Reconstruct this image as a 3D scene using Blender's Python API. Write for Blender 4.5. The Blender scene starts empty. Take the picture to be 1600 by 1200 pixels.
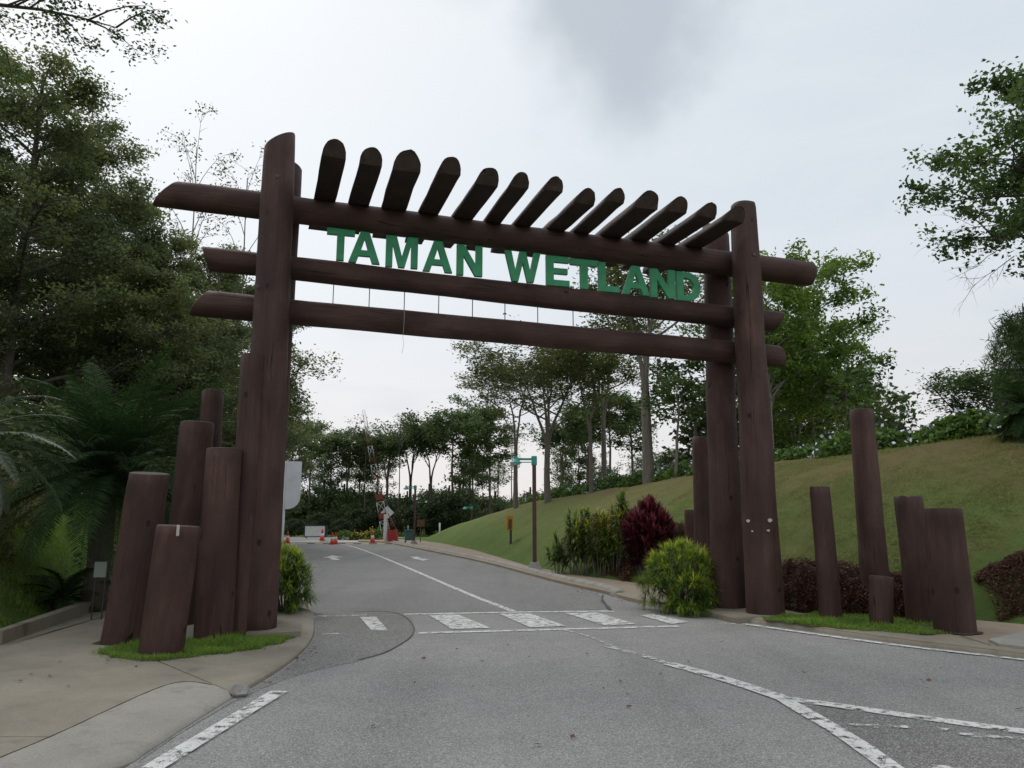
import bpy, math, random
import numpy as np
from mathutils import Vector, Matrix, noise as mnoise, geometry
random.seed(7); RS = np.random.RandomState(7)
S = bpy.context.scene
PI = math.pi

# ------------------------------------------------------------------ camera
EYE = 1.6; FPX = 1150.0
PITCH = math.atan((813-600)/FPX)
cam_d = bpy.data.cameras.new('camera'); cam_o = bpy.data.objects.new('camera', cam_d)
S.collection.objects.link(cam_o); S.camera = cam_o
cam_o.location = (0, 0, EYE); cam_o.rotation_euler = (PI/2+PITCH, 0, 0)
cam_d.sensor_width = 36; cam_d.lens = 36*FPX/1600; cam_d.clip_end = 6000; cam_d.clip_start = .05

# ------------------------------------------------------------------ world
SUN_AZ = math.radians(-38); SUN_EL = math.radians(48)      # azimuth from +Y, negative to the left
sdir = Vector((math.sin(SUN_AZ)*math.cos(SUN_EL), math.cos(SUN_AZ)*math.cos(SUN_EL), math.sin(SUN_EL)))
W = bpy.data.worlds.new("World"); S.world = W; W.use_nodes = True
nt = W.node_tree; N = nt.nodes; L = nt.links; N.clear()
def nd(t, tree=None, **kw):
    n = (tree or nt).nodes.new(t)
    for k, v in kw.items(): setattr(n, k, v)
    return n
out = nd('ShaderNodeOutputWorld')
sky = nd('ShaderNodeTexSky'); sky.sky_type = 'NISHITA'; sky.sun_disc = False
sky.sun_elevation = SUN_EL; sky.sun_rotation = SUN_AZ; sky.dust_density = 3.0
bg1 = nd('ShaderNodeBackground'); bg1.inputs[1].default_value = 0.10; L.new(sky.outputs[0], bg1.inputs[0])
tc = nd('ShaderNodeTexCoord'); gen = tc.outputs['Generated']
def vdot(v):
    n = nd('ShaderNodeVectorMath', operation='DOT_PRODUCT'); L.new(gen, n.inputs[0]); n.inputs[1].default_value = v
    return n.outputs['Value']
def mrange(sock, a, b, c=0., d=1., smooth=True):
    n = nd('ShaderNodeMapRange'); n.interpolation_type = 'SMOOTHSTEP' if smooth else 'LINEAR'
    L.new(sock, n.inputs[0]); n.inputs[1].default_value = a; n.inputs[2].default_value = b
    n.inputs[3].default_value = c; n.inputs[4].default_value = d; return n.outputs[0]
def mixc(f, a, b, bt='MIX'):
    n = nd('ShaderNodeMix', data_type='RGBA', blend_type=bt)
    if isinstance(f, float): n.inputs[0].default_value = f
    else: L.new(f, n.inputs[0])
    for s, i in ((a, 6), (b, 7)):
        if isinstance(s, tuple): n.inputs[i].default_value = (*s, 1)
        else: L.new(s, n.inputs[i])
    return n.outputs[2]
def math_n(op, a, b):
    n = nd('ShaderNodeMath', operation=op)
    for s, i in ((a, 0), (b, 1)):
        if isinstance(s, (int, float)): n.inputs[i].default_value = s
        else: L.new(s, n.inputs[i])
    return n.outputs[0]
side = mrange(vdot((0.80, 0.58, -0.12)), 0.15, 1.0)                # bluer and dimmer to the right
base = mixc(side, (.90, .945, .985), (.68, .76, .82))
# soft cloud layers, flattened towards the horizon
mp = nd('ShaderNodeMapping'); mp.inputs['Scale'].default_value = (1.3, 1.3, 4.5); L.new(gen, mp.inputs[0])
nz = nd('ShaderNodeTexNoise'); nz.inputs['Scale'].default_value = 2.2; nz.inputs['Detail'].default_value = 6
nz.inputs['Roughness'].default_value = .55; nz.inputs['Distortion'].default_value = .4; L.new(mp.outputs[0], nz.inputs[0])
cl = mrange(nz.outputs[0], .38, .68)
base = mixc(math_n('MULTIPLY', cl, .5), base, (.90, .93, .955))
el = vdot((0, 0, 1))
base = mixc(mrange(el, .0, .36, .85, 0.), base, (.93, .875, .86))   # pale pinkish low sky
base = mixc(math_n('MULTIPLY', mrange(nz.outputs[0], .5, .7), mrange(el, .10, .5, .75, .0)), base, (.74, .78, .85))
# the one darker blue-grey cloud overhead
def raydir(px, py):
    v = Vector((px-800, 0, 0)) + Vector((0, math.cos(PITCH), math.sin(PITCH)))*FPX + Vector((0, -math.sin(PITCH), math.cos(PITCH)))*(600-py)
    return v.normalized()
def blob(px, py, sx, sy, amp=.35):
    d0 = raydir(px, py)
    sub = nd('ShaderNodeVectorMath', operation='SUBTRACT'); L.new(gen, sub.inputs[0]); sub.inputs[1].default_value = d0
    mul = nd('ShaderNodeVectorMath', operation='MULTIPLY'); L.new(sub.outputs[0], mul.inputs[0]); mul.inputs[1].default_value = (1/sx, 1/sy, 1/sy)
    n2 = nd('ShaderNodeTexNoise'); n2.inputs['Scale'].default_value = 5.5; n2.inputs['Detail'].default_value = 5; L.new(gen, n2.inputs[0])
    ln = nd('ShaderNodeVectorMath', operation='LENGTH'); L.new(mul.outputs[0], ln.inputs[0])
    v = math_n('ADD', ln.outputs['Value'], math_n('MULTIPLY', math_n('SUBTRACT', n2.outputs[0], .5), amp*5))
    return mrange(v, 1.2, .45)
cloudf = math_n('MAXIMUM', blob(980, 0, .165, .17), blob(930, -260, .3, .2))
base = mixc(math_n('MULTIPLY', cloudf, .9), base, (.52, .58, .64))
bg2 = nd('ShaderNodeBackground'); bg2.inputs[1].default_value = 1.0; L.new(base, bg2.inputs[0])
mx = nd('ShaderNodeMixShader'); mx.inputs[0].default_value = .9
L.new(bg1.outputs[0], mx.inputs[1]); L.new(bg2.outputs[0], mx.inputs[2]); L.new(mx.outputs[0], out.inputs[0])

sd = bpy.data.lights.new('sun', 'SUN'); sd.energy = .8; sd.angle = math.radians(20); sd.color = (1, .95, .88)
so = bpy.data.objects.new('sun', sd); S.collection.objects.link(so)
so.rotation_euler = sdir.to_track_quat('Z', 'Y').to_euler()
S.view_settings.view_transform = 'Standard'; S.view_settings.look = 'None'
S.view_settings.exposure = 0.0; S.view_settings.gamma = 1; S.view_settings.use_curve_mapping = False
S.cycles.max_bounces = 6; S.cycles.diffuse_bounces = 3; S.cycles.glossy_bounces = 2
S.cycles.transmission_bounces = 3; S.cycles.transparent_max_bounces = 8; S.cycles.use_denoising = True

# ------------------------------------------------------------------ surveying helpers: a direction seen from the eye meets a surface
def G(px, py, z=0.):
    d = raydir(px, py); t = (z-EYE)/d.z; return Vector((d.x*t, d.y*t, z))
def AY(px, py, y):
    d = raydir(px, py); t = y/d.y; return Vector((d.x*t, y, EYE+d.z*t))

# ------------------------------------------------------------------ object helpers
COL = S.collection
def props(o, label=None, cat=None, group=None, kind=None):
    if label: o['label'] = label
    if cat: o['category'] = cat
    if group: o['group'] = group
    if kind: o['kind'] = kind
    return o
def empty(name, loc, label, cat, group=None):
    o = bpy.data.objects.new(name, None); COL.objects.link(o); o.location = loc; o.empty_display_size = .2
    return props(o, label, cat, group)
def link(name, me, parent=None, loc=None, rot=None):
    o = bpy.data.objects.new(name, me); COL.objects.link(o)
    if loc is not None: o.location = loc
    if rot is not None: o.rotation_euler = rot
    if parent is not None: o.parent = parent
    return o
def rel(o, parent):            # o was placed in world space: hang it under an unrotated parent
    p = Vector(parent.location); q = parent.parent
    while q is not None: p += q.location; q = q.parent
    o.parent = parent; o.location = Vector(o.location) - p
    return o
def mesh(name, verts, faces, mats=(), smooth=False, fm=None, fs=None):
    me = bpy.data.meshes.new(name); me.from_pydata([tuple(v) for v in verts], [], faces)
    for m in (mats if isinstance(mats, (list, tuple)) else [mats]): me.materials.append(m)
    if smooth: me.polygons.foreach_set('use_smooth', [True]*len(me.polygons))
    if fs is not None: me.polygons.foreach_set('use_smooth', fs)
    if fm is not None: me.polygons.foreach_set('material_index', fm)
    me.update(); return me
class MB:
    def __init__(s): s.v = []; s.f = []; s.m = []; s.s = []
    def add(s, vs, fs, mi=0, sm=False):
        b = len(s.v); s.v += [tuple(v) for v in vs]; s.f += [tuple(i+b for i in f) for f in fs]
        s.m += [mi]*len(fs); s.s += [sm]*len(fs)
    def box(s, c, d, mi=0, rz=0, M=None, bev=0):
        x, y, z = d[0]/2, d[1]/2, d[2]/2
        if bev:
            b = min(bev, x*.9, y*.9, z*.9); V = []
            for sz in (-1, 1):
                for (ax, ay) in ((-1, -1), (1, -1), (1, 1), (-1, 1)):
                    V += [(ax*(x-b), ay*(y-b), sz*z), (ax*x, ay*(y-b), sz*(z-b)), (ax*(x-b), ay*y, sz*(z-b))]
            F = []
            def cid(k, sz): return (k % 4)*3 + (12 if sz > 0 else 0)
            F.append([cid(k, -1) for k in (3, 2, 1, 0)]); F.append([cid(k, 1) for k in range(4)])
            for sz in (-1, 1):
                for k in range(4):
                    a, c2 = cid(k, sz), cid(k+1, sz)
                    o = 2 if k % 2 == 0 else 1                       # the side faces run along y=const for even k
                    q = [a, c2, c2+o, a+o]; F.append(q if sz < 0 else q[::-1])
                    t = [a, a+1, a+2]; F.append(t)
            for k in range(4):
                o = 2 if k % 2 == 0 else 1
                F.append([cid(k, -1)+o, cid(k+1, -1)+o, cid(k+1, 1)+o, cid(k, 1)+o])
                F.append([cid(k, -1)+1, cid(k, -1)+2, cid(k, 1)+2, cid(k, 1)+1])
        else:
            V = [(-x, -y, -z), (x, -y, -z), (x, y, -z), (-x, y, -z), (-x, -y, z), (x, -y, z), (x, y, z), (-x, y, z)]
            F = [(0, 3, 2, 1), (4, 5, 6, 7), (0, 1, 5, 4), (1, 2, 6, 5), (2, 3, 7, 6), (3, 0, 4, 7)]
        R = M if M is not None else Matrix.Rotation(rz, 3, 'Z'); c = Vector(c)
        s.add([R @ Vector(v) + c for v in V], F, mi); return s
    def tube(s, pts, rad, n=6, mi=0, cap=True, sm=True):
        pts = [Vector(p) for p in pts]; k = len(pts)
        if not hasattr(rad, '__len__'): rad = [rad]*k
        V = []; up = None
        for i, p in enumerate(pts):
            t = (pts[min(i+1, k-1)]-pts[max(i-1, 0)]).normalized()
            if up is None: up = t.orthogonal().normalized()
            up = (up-t*up.dot(t)).normalized() if (up-t*up.dot(t)).length > 1e-5 else t.orthogonal().normalized()
            b = t.cross(up)
            for j in range(n):
                a = 2*PI*j/n; V.append(p+(up*math.cos(a)+b*math.sin(a))*rad[i])
        F = [(i*n+j, i*n+(j+1) % n, (i+1)*n+(j+1) % n, (i+1)*n+j) for i in range(k-1) for j in range(n)]
        s.add(V, F, mi, sm)
        if cap:
            b = len(s.v)-len(V); s.f += [tuple(b+j for j in range(n))[::-1], tuple(b+(k-1)*n+j for j in range(n))]; s.m += [mi]*2; s.s += [False]*2
        return s
    def prism(s, poly, z0, z1, mi=0, ms=None):
        n = len(poly); V = [(p[0], p[1], z0) for p in poly]+[(p[0], p[1], z1) for p in poly]
        tri = geometry.tessellate_polygon([[Vector((p[0], p[1], 0)) for p in poly]])
        a = sum(poly[i][0]*poly[(i+1) % n][1]-poly[(i+1) % n][0]*poly[i][1] for i in range(n))
        F = []
        for t in tri:
            p0, p1, p2 = [poly[i] for i in t]
            cr = (p1[0]-p0[0])*(p2[1]-p0[1])-(p1[1]-p0[1])*(p2[0]-p0[0])
            t = tuple(t) if cr > 0 else tuple(t)[::-1]
            F.append(tuple(i+n for i in t))
        s.add(V, F, mi)
        b = len(s.v)-2*n
        for i in range(n):
            j = (i+1) % n; q = (b+i, b+j, b+n+j, b+n+i); s.f.append(q if a > 0 else q[::-1]); s.m.append(ms if ms is not None else mi); s.s.append(False)
        return s
    def mesh(s, name, mats): return mesh(name, s.v, s.f, mats, fm=s.m, fs=s.s)
    def build(s, name, mats, parent=None, loc=None, rot=None): return link(name, s.mesh(name, mats), parent, loc, rot)

# ------------------------------------------------------------------ materials
def newmat(name):
    m = bpy.data.materials.new(name); m.use_nodes = True; t = m.node_tree; t.nodes.clear()
    o = t.nodes.new('ShaderNodeOutputMaterial'); p = t.nodes.new('ShaderNodeBsdfPrincipled'); t.links.new(p.outputs[0], o.inputs[0])
    return m, t, p, o
def tn(t, typ, **kw):
    n = t.nodes.new(typ)
    for k, v in kw.items(): setattr(n, k, v)
    return n
def tnoise(t, vec, scale, detail=4, rough=.55, dist=0.):
    n = tn(t, 'ShaderNodeTexNoise'); n.inputs['Scale'].default_value = scale; n.inputs['Detail'].default_value = detail
    n.inputs['Roughness'].default_value = rough; n.inputs['Distortion'].default_value = dist; t.links.new(vec, n.inputs[0]); return n.outputs[0]
def tramp(t, fac, stops):
    r = tn(t, 'ShaderNodeValToRGB'); e = r.color_ramp.elements
    while len(e) < len(stops): e.new(.5)
    for i, (p, c) in enumerate(stops): e[i].position = p; e[i].color = (*c, 1) if len(c) == 3 else c
    t.links.new(fac, r.inputs[0]); return r.outputs[0]
def tmix(t, f, a, b, bt='MIX'):
    n = tn(t, 'ShaderNodeMix', data_type='RGBA', blend_type=bt)
    if isinstance(f, float): n.inputs[0].default_value = f
    else: t.links.new(f, n.inputs[0])
    for s, i in ((a, 6), (b, 7)):
        if isinstance(s, tuple): n.inputs[i].default_value = (*s, 1)
        else: t.links.new(s, n.inputs[i])
    return n.outputs[2]
def tmap(t, sock, a, b, c=0., d=1.):
    n = tn(t, 'ShaderNodeMapRange'); n.interpolation_type = 'SMOOTHSTEP'; t.links.new(sock, n.inputs[0])
    for i, v in enumerate((a, b, c, d)): n.inputs[i+1].default_value = v
    return n.outputs[0]
def tbump(t, p, h, strength, dist):
    b = tn(t, 'ShaderNodeBump'); b.inputs['Strength'].default_value = strength; b.inputs['Distance'].default_value = dist
    t.links.new(h, b.inputs['Height']); t.links.new(b.outputs[0], p.inputs['Normal'])
def coord(t, scale=(1, 1, 1), out='Object'):
    c = tn(t, 'ShaderNodeTexCoord'); m = tn(t, 'ShaderNodeMapping'); m.inputs['Scale'].default_value = scale
    t.links.new(c.outputs[out], m.inputs[0]); return m.outputs[0]
def geopos(t):
    return tn(t, 'ShaderNodeNewGeometry').outputs['Position']
def plain(name, col, rough=.6, var=.12, scale=6, bump=.15, metal=0., dirt=None):
    m, t, p, o = newmat(name); c = coord(t)
    n1 = tnoise(t, c, scale, 5); dk = tuple(v*(1-var) for v in col); lt = tuple(min(1, v*(1+var)) for v in col)
    cc = tramp(t, n1, [(.3, dk), (.7, lt)])
    if dirt: cc = tmix(t, tmap(t, tnoise(t, c, scale*.6, 6, .7), .5, .75, 0, .7), cc, dirt)
    t.links.new(cc, p.inputs['Base Color']); p.inputs['Roughness'].default_value = rough; p.inputs['Metallic'].default_value = metal
    if bump: tbump(t, p, tnoise(t, c, scale*8, 3), bump, .01)
    return m
def wood_mat(name, dark, mid, light, scuff=.35):
    m, t, p, o = newmat(name)
    oi = tn(t, 'ShaderNodeObjectInfo'); c0 = tn(t, 'ShaderNodeTexCoord').outputs['Object']
    ad = tn(t, 'ShaderNodeVectorMath', operation='MULTIPLY_ADD'); t.links.new(oi.outputs['Random'], ad.inputs[0])
    ad.inputs[1].default_value = (37, 91, 53); t.links.new(c0, ad.inputs[2])
    def sc(s):
        mm = tn(t, 'ShaderNodeMapping'); mm.inputs['Scale'].default_value = s; t.links.new(ad.outputs[0], mm.inputs[0]); return mm.outputs[0]
    grain = tnoise(t, sc((26, 26, 1.1)), 1, 6, .62, .5)
    fine = tnoise(t, sc((90, 90, 6)), 1, 3, .6)
    blot = tnoise(t, sc((2.2, 2.2, 1.1)), 1, 5, .6, .4)
    col = tramp(t, blot, [(.28, dark), (.5, mid), (.75, light)])
    col = tmix(t, tmap(t, grain, .3, .75, 0, .55), col, tuple(v*.62 for v in mid))
    scf = tmap(t, tnoise(t, sc((7, 7, 1.6)), 1, 6, .75), .62, .78, 0, scuff)
    col = tmix(t, scf, col, tuple(min(1, v*1.9+.02) for v in light))
    streak = tnoise(t, sc((5, 5, .22)), 1, 4, .6)
    col = tmix(t, tmap(t, streak, .45, .72, 0, .6), col, tuple(v*.5 for v in mid))
    vk = tn(t, 'ShaderNodeTexVoronoi'); vk.inputs['Scale'].default_value = 1; vk.inputs['Randomness'].default_value = 1; t.links.new(sc((2.6, 2.6, 1.7)), vk.inputs['Vector'])
    knot = tmap(t, vk.outputs['Distance'], .055, .11, .85, 0)
    col = tmix(t, knot, col, tuple(v*.3 for v in dark))
    # long drying cracks
    v = tn(t, 'ShaderNodeTexVoronoi', feature='DISTANCE_TO_EDGE'); v.inputs['Scale'].default_value = 1; t.links.new(sc((6.5, 6.5, .2)), v.inputs['Vector'])
    crk = tmap(t, v.outputs['Distance'], .004, .014, .9, 0)
    gate = tmap(t, tnoise(t, sc((4, 4, 1.3)), 1, 2), .56, .66)
    mu = tn(t, 'ShaderNodeMath', operation='MULTIPLY'); t.links.new(crk, mu.inputs[0]); t.links.new(gate, mu.inputs[1])
    col = tmix(t, mu.outputs[0], col, (.012, .009, .008))
    t.links.new(col, p.inputs['Base Color']); p.inputs['Roughness'].default_value = .62
    p.inputs['Specular IOR Level'].default_value = .3
    h = tn(t, 'ShaderNodeMath', operation='MULTIPLY_ADD'); t.links.new(mu.outputs[0], h.inputs[0]); h.inputs[1].default_value = -2.5
    s2 = tn(t, 'ShaderNodeMath', operation='ADD'); t.links.new(grain, s2.inputs[0]); t.links.new(fine, s2.inputs[1])
    s3 = tn(t, 'ShaderNodeMath', operation='SUBTRACT'); t.links.new(s2.outputs[0], s3.inputs[0]); t.links.new(knot, s3.inputs[1]); t.links.new(s3.outputs[0], h.inputs[2])
    tbump(t, p, h.outputs[0], .8, .012)
    return m
M_WOOD = wood_mat('painted_log', (.034, .0175, .014), (.070, .0355, .0295), (.122, .068, .056))
M_WOOD2 = wood_mat('painted_log_end', (.034, .023, .017), (.058, .039, .030), (.09, .064, .048))
def asphalt_mat(name, dark, light, seed=0.):
    m, t, p, o = newmat(name); c = geopos(t)
    big = tnoise(t, c, .22, 5, .6, .6); mid = tnoise(t, c, 1.6, 5, .65)
    spk = tn(t, 'ShaderNodeTexVoronoi'); spk.inputs['Scale'].default_value = 110; t.links.new(c, spk.inputs['Vector'])
    fine = tnoise(t, c, 140, 3, .7)
    col = tramp(t, big, [(.3, dark), (.7, light)])
    col = tmix(t, tmap(t, mid, .35, .75, 0, .35), col, tuple(v*.72 for v in dark))
    mt = tn(t, 'ShaderNodeMapping'); mt.inputs['Rotation'].default_value = (0, 0, -.24); mt.inputs['Scale'].default_value = (1.1, .07, 1); t.links.new(c, mt.inputs[0])
    col = tmix(t, tmap(t, tnoise(t, mt.outputs[0], 1., 3, .5), .48, .68, 0, .4), col, tuple(v*.72 for v in dark))
    bw = tn(t, 'ShaderNodeRGBToBW'); t.links.new(spk.outputs['Color'], bw.inputs[0])
    col = tmix(t, tmap(t, bw.outputs[0], .56, .84, 0, .52), col, (.58, .57, .54))
    col = tmix(t, tmap(t, bw.outputs[0], .38, .14, 0, .55), col, tuple(v*.35 for v in dark))
    col = tmix(t, tmap(t, fine, .45, .75, 0, .30), col, tuple(v*.45 for v in dark))
    t.links.new(col, p.inputs['Base Color']); p.inputs['Roughness'].default_value = .86; p.inputs['Specular IOR Level'].default_value = .25
    s2 = tn(t, 'ShaderNodeMath', operation='ADD'); t.links.new(fine, s2.inputs[0]); t.links.new(bw.outputs[0], s2.inputs[1])
    tbump(t, p, s2.outputs[0], .6, .004)
    return m
M_ASPH = asphalt_mat('asphalt', (.245, .241, .234), (.34, .335, .324))
M_ASPH2 = asphalt_mat('asphalt_dark', (.175, .171, .164), (.235, .23, .222))
M_ASPH3 = asphalt_mat('asphalt_smooth', (.19, .186, .180), (.25, .245, .237))
M_TAR = plain('tar_crack', (.07, .068, .065), .8, .3, 9)
def paint_mat(name, col, worn=.5, under=(.22, .215, .207)):
    m, t, p, o = newmat(name); c = geopos(t)
    n1 = tnoise(t, c, 9, 6, .7); n2 = tnoise(t, c, 70, 3, .7)
    s = tn(t, 'ShaderNodeMath', operation='MULTIPLY_ADD'); t.links.new(n2, s.inputs[0]); s.inputs[1].default_value = .5; t.links.new(n1, s.inputs[2])
    w = tmap(t, s.outputs[0], 1.02-worn*.42, 1.12-worn*.42)
    # thermoplastic shrinkage cracks
    v = tn(t, 'ShaderNodeTexVoronoi', feature='DISTANCE_TO_EDGE'); v.inputs['Scale'].default_value = 5; t.links.new(c, v.inputs['Vector'])
    ck = tmap(t, v.outputs['Distance'], .004, .016, .35, 0)
    mxm = tn(t, 'ShaderNodeMath', operation='MAXIMUM'); t.links.new(w, mxm.inputs[0]); t.links.new(ck, mxm.inputs[1])
    cc = tmix(t, tmap(t, tnoise(t, c, 3, 5, .7), .4, .75, 0, .5), col, tuple(v*.66 for v in col))
    t.links.new(cc, p.inputs['Base Color']); p.inputs['Roughness'].default_value = .75
    al = tn(t, 'ShaderNodeMath', operation='SUBTRACT'); al.inputs[0].default_value = 1.; t.links.new(mxm.outputs[0], al.inputs[1]); t.links.new(al.outputs[0], p.inputs['Alpha'])
    return m
M_LINE = paint_mat('road_paint', (.70, .70, .68), .62)
M_LINEW = paint_mat('road_paint_worn', (.66, .66, .64), .84)
M_YEL = paint_mat('hump_paint_yellow', (.55, .38, .08), .5)
M_BLK = paint_mat('hump_paint_black', (.05, .05, .055), .4)
def concrete(name, a, b, stain=(.08, .075, .06), st=.5, moss=None):
    m, t, p, o = newmat(name); c = geopos(t)
    col = tramp(t, tnoise(t, c, .9, 6, .65, .5), [(.3, a), (.7, b)])
    col = tmix(t, tmap(t, tnoise(t, c, 2.6, 7, .75), .52, .78, 0, st), col, stain)
    col = tmix(t, tmap(t, tnoise(t, c, 60, 4, .75), .48, .7, 0, .5), col, tuple(v*.5 for v in a))
    col = tmix(t, tmap(t, tnoise(t, c, 11, 5, .8), .55, .75, 0, .45), col, tuple(min(1, v*1.3) for v in b))
    if moss: col = tmix(t, tmap(t, tnoise(t, c, 1.4, 6, .7), .55, .7, 0, .6), col, moss)
    t.links.new(col, p.inputs['Base Color']); p.inputs['Roughness'].default_value = .85
    tbump(t, p, tnoise(t, c, 45, 5, .7), .35, .006); return m
M_CONC = concrete('pavement_concrete', (.20, .178, .138), (.32, .285, .225), stain=(.10, .09, .07), st=.6)
M_KERB = concrete('kerb_concrete', (.27, .255, .225), (.36, .34, .30), st=.6)
M_KERBM = concrete('mossy_kerb_concrete', (.17, .15, .11), (.26, .23, .18), moss=(.06, .075, .025))
M_PATH = concrete('brown_footpath', (.25, .195, .14), (.33, .265, .20))
M_CONTACT = plain('contact_shade_brown', (.055, .042, .028), .95, .4, 12, .8)  # dark brown that stands in for contact shade at the log feet
M_SLOT = plain('joint_dirt', (.05, .042, .03), .9)
def lawn_mat():
    m, t, p, o = newmat('lawn'); c = geopos(t)
    col = tramp(t, tnoise(t, c, .35, 6, .6, .4), [(.3, (.15, .24, .064)), (.5, (.21, .265, .086)), (.7, (.27, .265, .11))])
    sx = tn(t, 'ShaderNodeSeparateXYZ'); t.links.new(c, sx.inputs[0])
    hh = tn(t, 'ShaderNodeMath', operation='MULTIPLY_ADD'); t.links.new(tnoise(t, c, .5, 5, .65), hh.inputs[0]); hh.inputs[1].default_value = 3.4; t.links.new(sx.outputs[2], hh.inputs[2])
    dry = tmap(t, hh.outputs[0], 3.0, 5.6, 0, .8)
    col = tmix(t, dry, col, (.28, .195, .105))
    col = tmix(t, tmap(t, hh.outputs[0], 3.4, 1.6, 0, .7), col, (.12, .21, .052))
    col = tmix(t, tmap(t, tnoise(t, c, 1.1, 6, .7), .52, .75, 0, .65), col, (.235, .14, .08))
    col = tmix(t, tmap(t, tnoise(t, c, 3.2, 6, .8), .45, .7, 0, .5), col, (.075, .10, .028))
    col = tmix(t, tmap(t, tnoise(t, c, 17, 5, .85), .48, .74, 0, .55), col, (.07, .085, .026))
    t.links.new(col, p.inputs['Base Color']); p.inputs['Roughness'].default_value = .95; p.inputs['Specular IOR Level'].default_value = .1
    tbump(t, p, tnoise(t, c, 24, 6, .85), 1.0, .09); return m
M_LAWN = lawn_mat()
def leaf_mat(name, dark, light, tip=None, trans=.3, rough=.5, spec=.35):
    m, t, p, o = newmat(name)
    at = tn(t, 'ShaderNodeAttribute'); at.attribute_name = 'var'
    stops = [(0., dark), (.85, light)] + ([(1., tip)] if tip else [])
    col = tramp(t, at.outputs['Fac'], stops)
    t.links.new(col, p.inputs['Base Color']); p.inputs['Roughness'].default_value = rough; p.inputs['Specular IOR Level'].default_value = spec
    tr = tn(t, 'ShaderNodeBsdfTranslucent'); hs = tn(t, 'ShaderNodeHueSaturation'); hs.inputs['Value'].default_value = 1.5; hs.inputs['Saturation'].default_value = 1.1
    t.links.new(col, hs.inputs['Color']); t.links.new(hs.outputs[0], tr.inputs[0])
    mxs = tn(t, 'ShaderNodeMixShader'); mxs.inputs[0].default_value = trans
    t.links.new(p.outputs[0], mxs.inputs[1]); t.links.new(tr.outputs[0], mxs.inputs[2]); t.links.new(mxs.outputs[0], o.inputs[0])
    return m
ML_FOREST = leaf_mat('forest_leaves', (.050, .080, .036), (.115, .165, .058), None, .35)
ML_DARK = leaf_mat('dark_conifer_leaves', (.060, .085, .046), (.145, .180, .075), (.22, .23, .075), .45)
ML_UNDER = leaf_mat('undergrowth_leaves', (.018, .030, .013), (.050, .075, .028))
ML_UMB = leaf_mat('umbrella_tree_leaves', (.045, .068, .025), (.12, .155, .045), (.18, .15, .05))
ML_BRIGHT = leaf_mat('bright_leaves', (.05, .09, .02), (.15, .24, .045), (.20, .29, .06), .4)
ML_MID = leaf_mat('mid_leaves', (.036, .068, .024), (.10, .16, .045))
ML_CYCAD = leaf_mat('cycad_leaves', (.016, .036, .013), (.045, .085, .028), (.08, .125, .045), .2, .75, .12)
ML_PALEF = leaf_mat('pale_frond_leaves', (.045, .068, .042), (.11, .145, .095), (.16, .20, .14), .2)
ML_SONG = leaf_mat('striped_leaves', (.040, .085, .018), (.22, .32, .035), (.55, .56, .08), .3)
ML_RED = leaf_mat('red_cordyline_leaves', (.028, .010, .012), (.105, .022, .030), (.20, .05, .06), .3)
ML_CROT = leaf_mat('croton_leaves', (.035, .06, .022), (.15, .23, .04), (.42, .36, .06), .3)
ML_HEDGE = leaf_mat('dark_red_hedge_leaves', (.036, .017, .014), (.125, .055, .042), (.17, .13, .055), .3)
ML_BROWN = leaf_mat('brown_ground_cover', (.05, .022, .014), (.13, .06, .035), (.17, .10, .05), .2)
ML_VINE = leaf_mat('vine_leaves', (.045, .085, .022), (.13, .22, .05), (.18, .29, .07), .35)
ML_GRASS = leaf_mat('grass_blades', (.08, .145, .025), (.20, .32, .055), (.30, .36, .10), .4)
ML_SCRUB = leaf_mat('scrub_leaves', (.085, .06, .032), (.17, .15, .05), (.20, .25, .055), .35)
def bark(name, a, b):
    m, t, p, o = newmat(name); c = coord(t, (6, 6, 1.2))
    n = tnoise(t, c, 1.6, 6, .7); t.links.new(tramp(t, n, [(.3, a), (.7, b)]), p.inputs['Base Color'])
    p.inputs['Roughness'].default_value = .9; tbump(t, p, n, .6, .03); return m
MB_GREY = bark('grey_bark', (.12, .10, .085), (.24, .21, .18)); MB_DARK = bark('dark_bark', (.05, .042, .036), (.11, .09, .075))
MB_PALE = bark('pale_bark', (.22, .20, .17), (.36, .33, .29))
M_LETTER = plain('green_letter_paint', (.03, .30, .13), .45, .2, 5, .2, dirt=(.05, .20, .10))
M_STEEL = plain('dark_steel', (.04, .037, .035), .5, .1)
M_POLE = plain('brown_pole_paint', (.075, .028, .025), .45, .2)
M_TEAL = plain('teal_paint', (.03, .30, .24), .45, .15, dirt=(.15, .28, .24))
M_WHITE = plain('white_paint', (.66, .67, .67), .5, .08, dirt=(.4, .39, .36))
M_GREYW = plain('grey_white_panel', (.62, .64, .68), .5, .06, dirt=(.5, .5, .5))
M_RED = plain('red_paint', (.36, .03, .03), .45, .15)
M_ORANGE = plain('cone_plastic', (.62, .06, .025), .45, .12, dirt=(.3, .08, .05))
M_RUSTRED = plain('faded_red_paint', (.22, .05, .035), .6, .2)
M_YSIGN = plain('amber_sign_paint', (.52, .25, .03), .5, .12, dirt=(.35, .2, .05))
M_BLACK = plain('black_paint', (.018, .018, .02), .5, .1)
M_NAVY = plain('navy_board_frame', (.03, .035, .06), .5, .1)
M_BROWNB = plain('brown_board', (.12, .06, .035), .7, .2)
M_TEALBIN = plain('green_bin_paint', (.07, .20, .17), .5, .15)
M_BINPANEL = plain('bin_panel', (.05, .12, .11), .6, .15)
M_CHIP = plain('bare_chip', (.5, .46, .38), .7, .2)
M_STONE = plain('grey_stone', (.30, .29, .27), .9, .3, 14, .8)
M_PETAL = plain('lilac_petals', (.68, .68, .88), .6, .15); M_YPET = plain('yellow_petals', (.7, .48, .03), .6, .2); M_OPET = plain('orange_petals', (.6, .14, .03), .6, .2)
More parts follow.
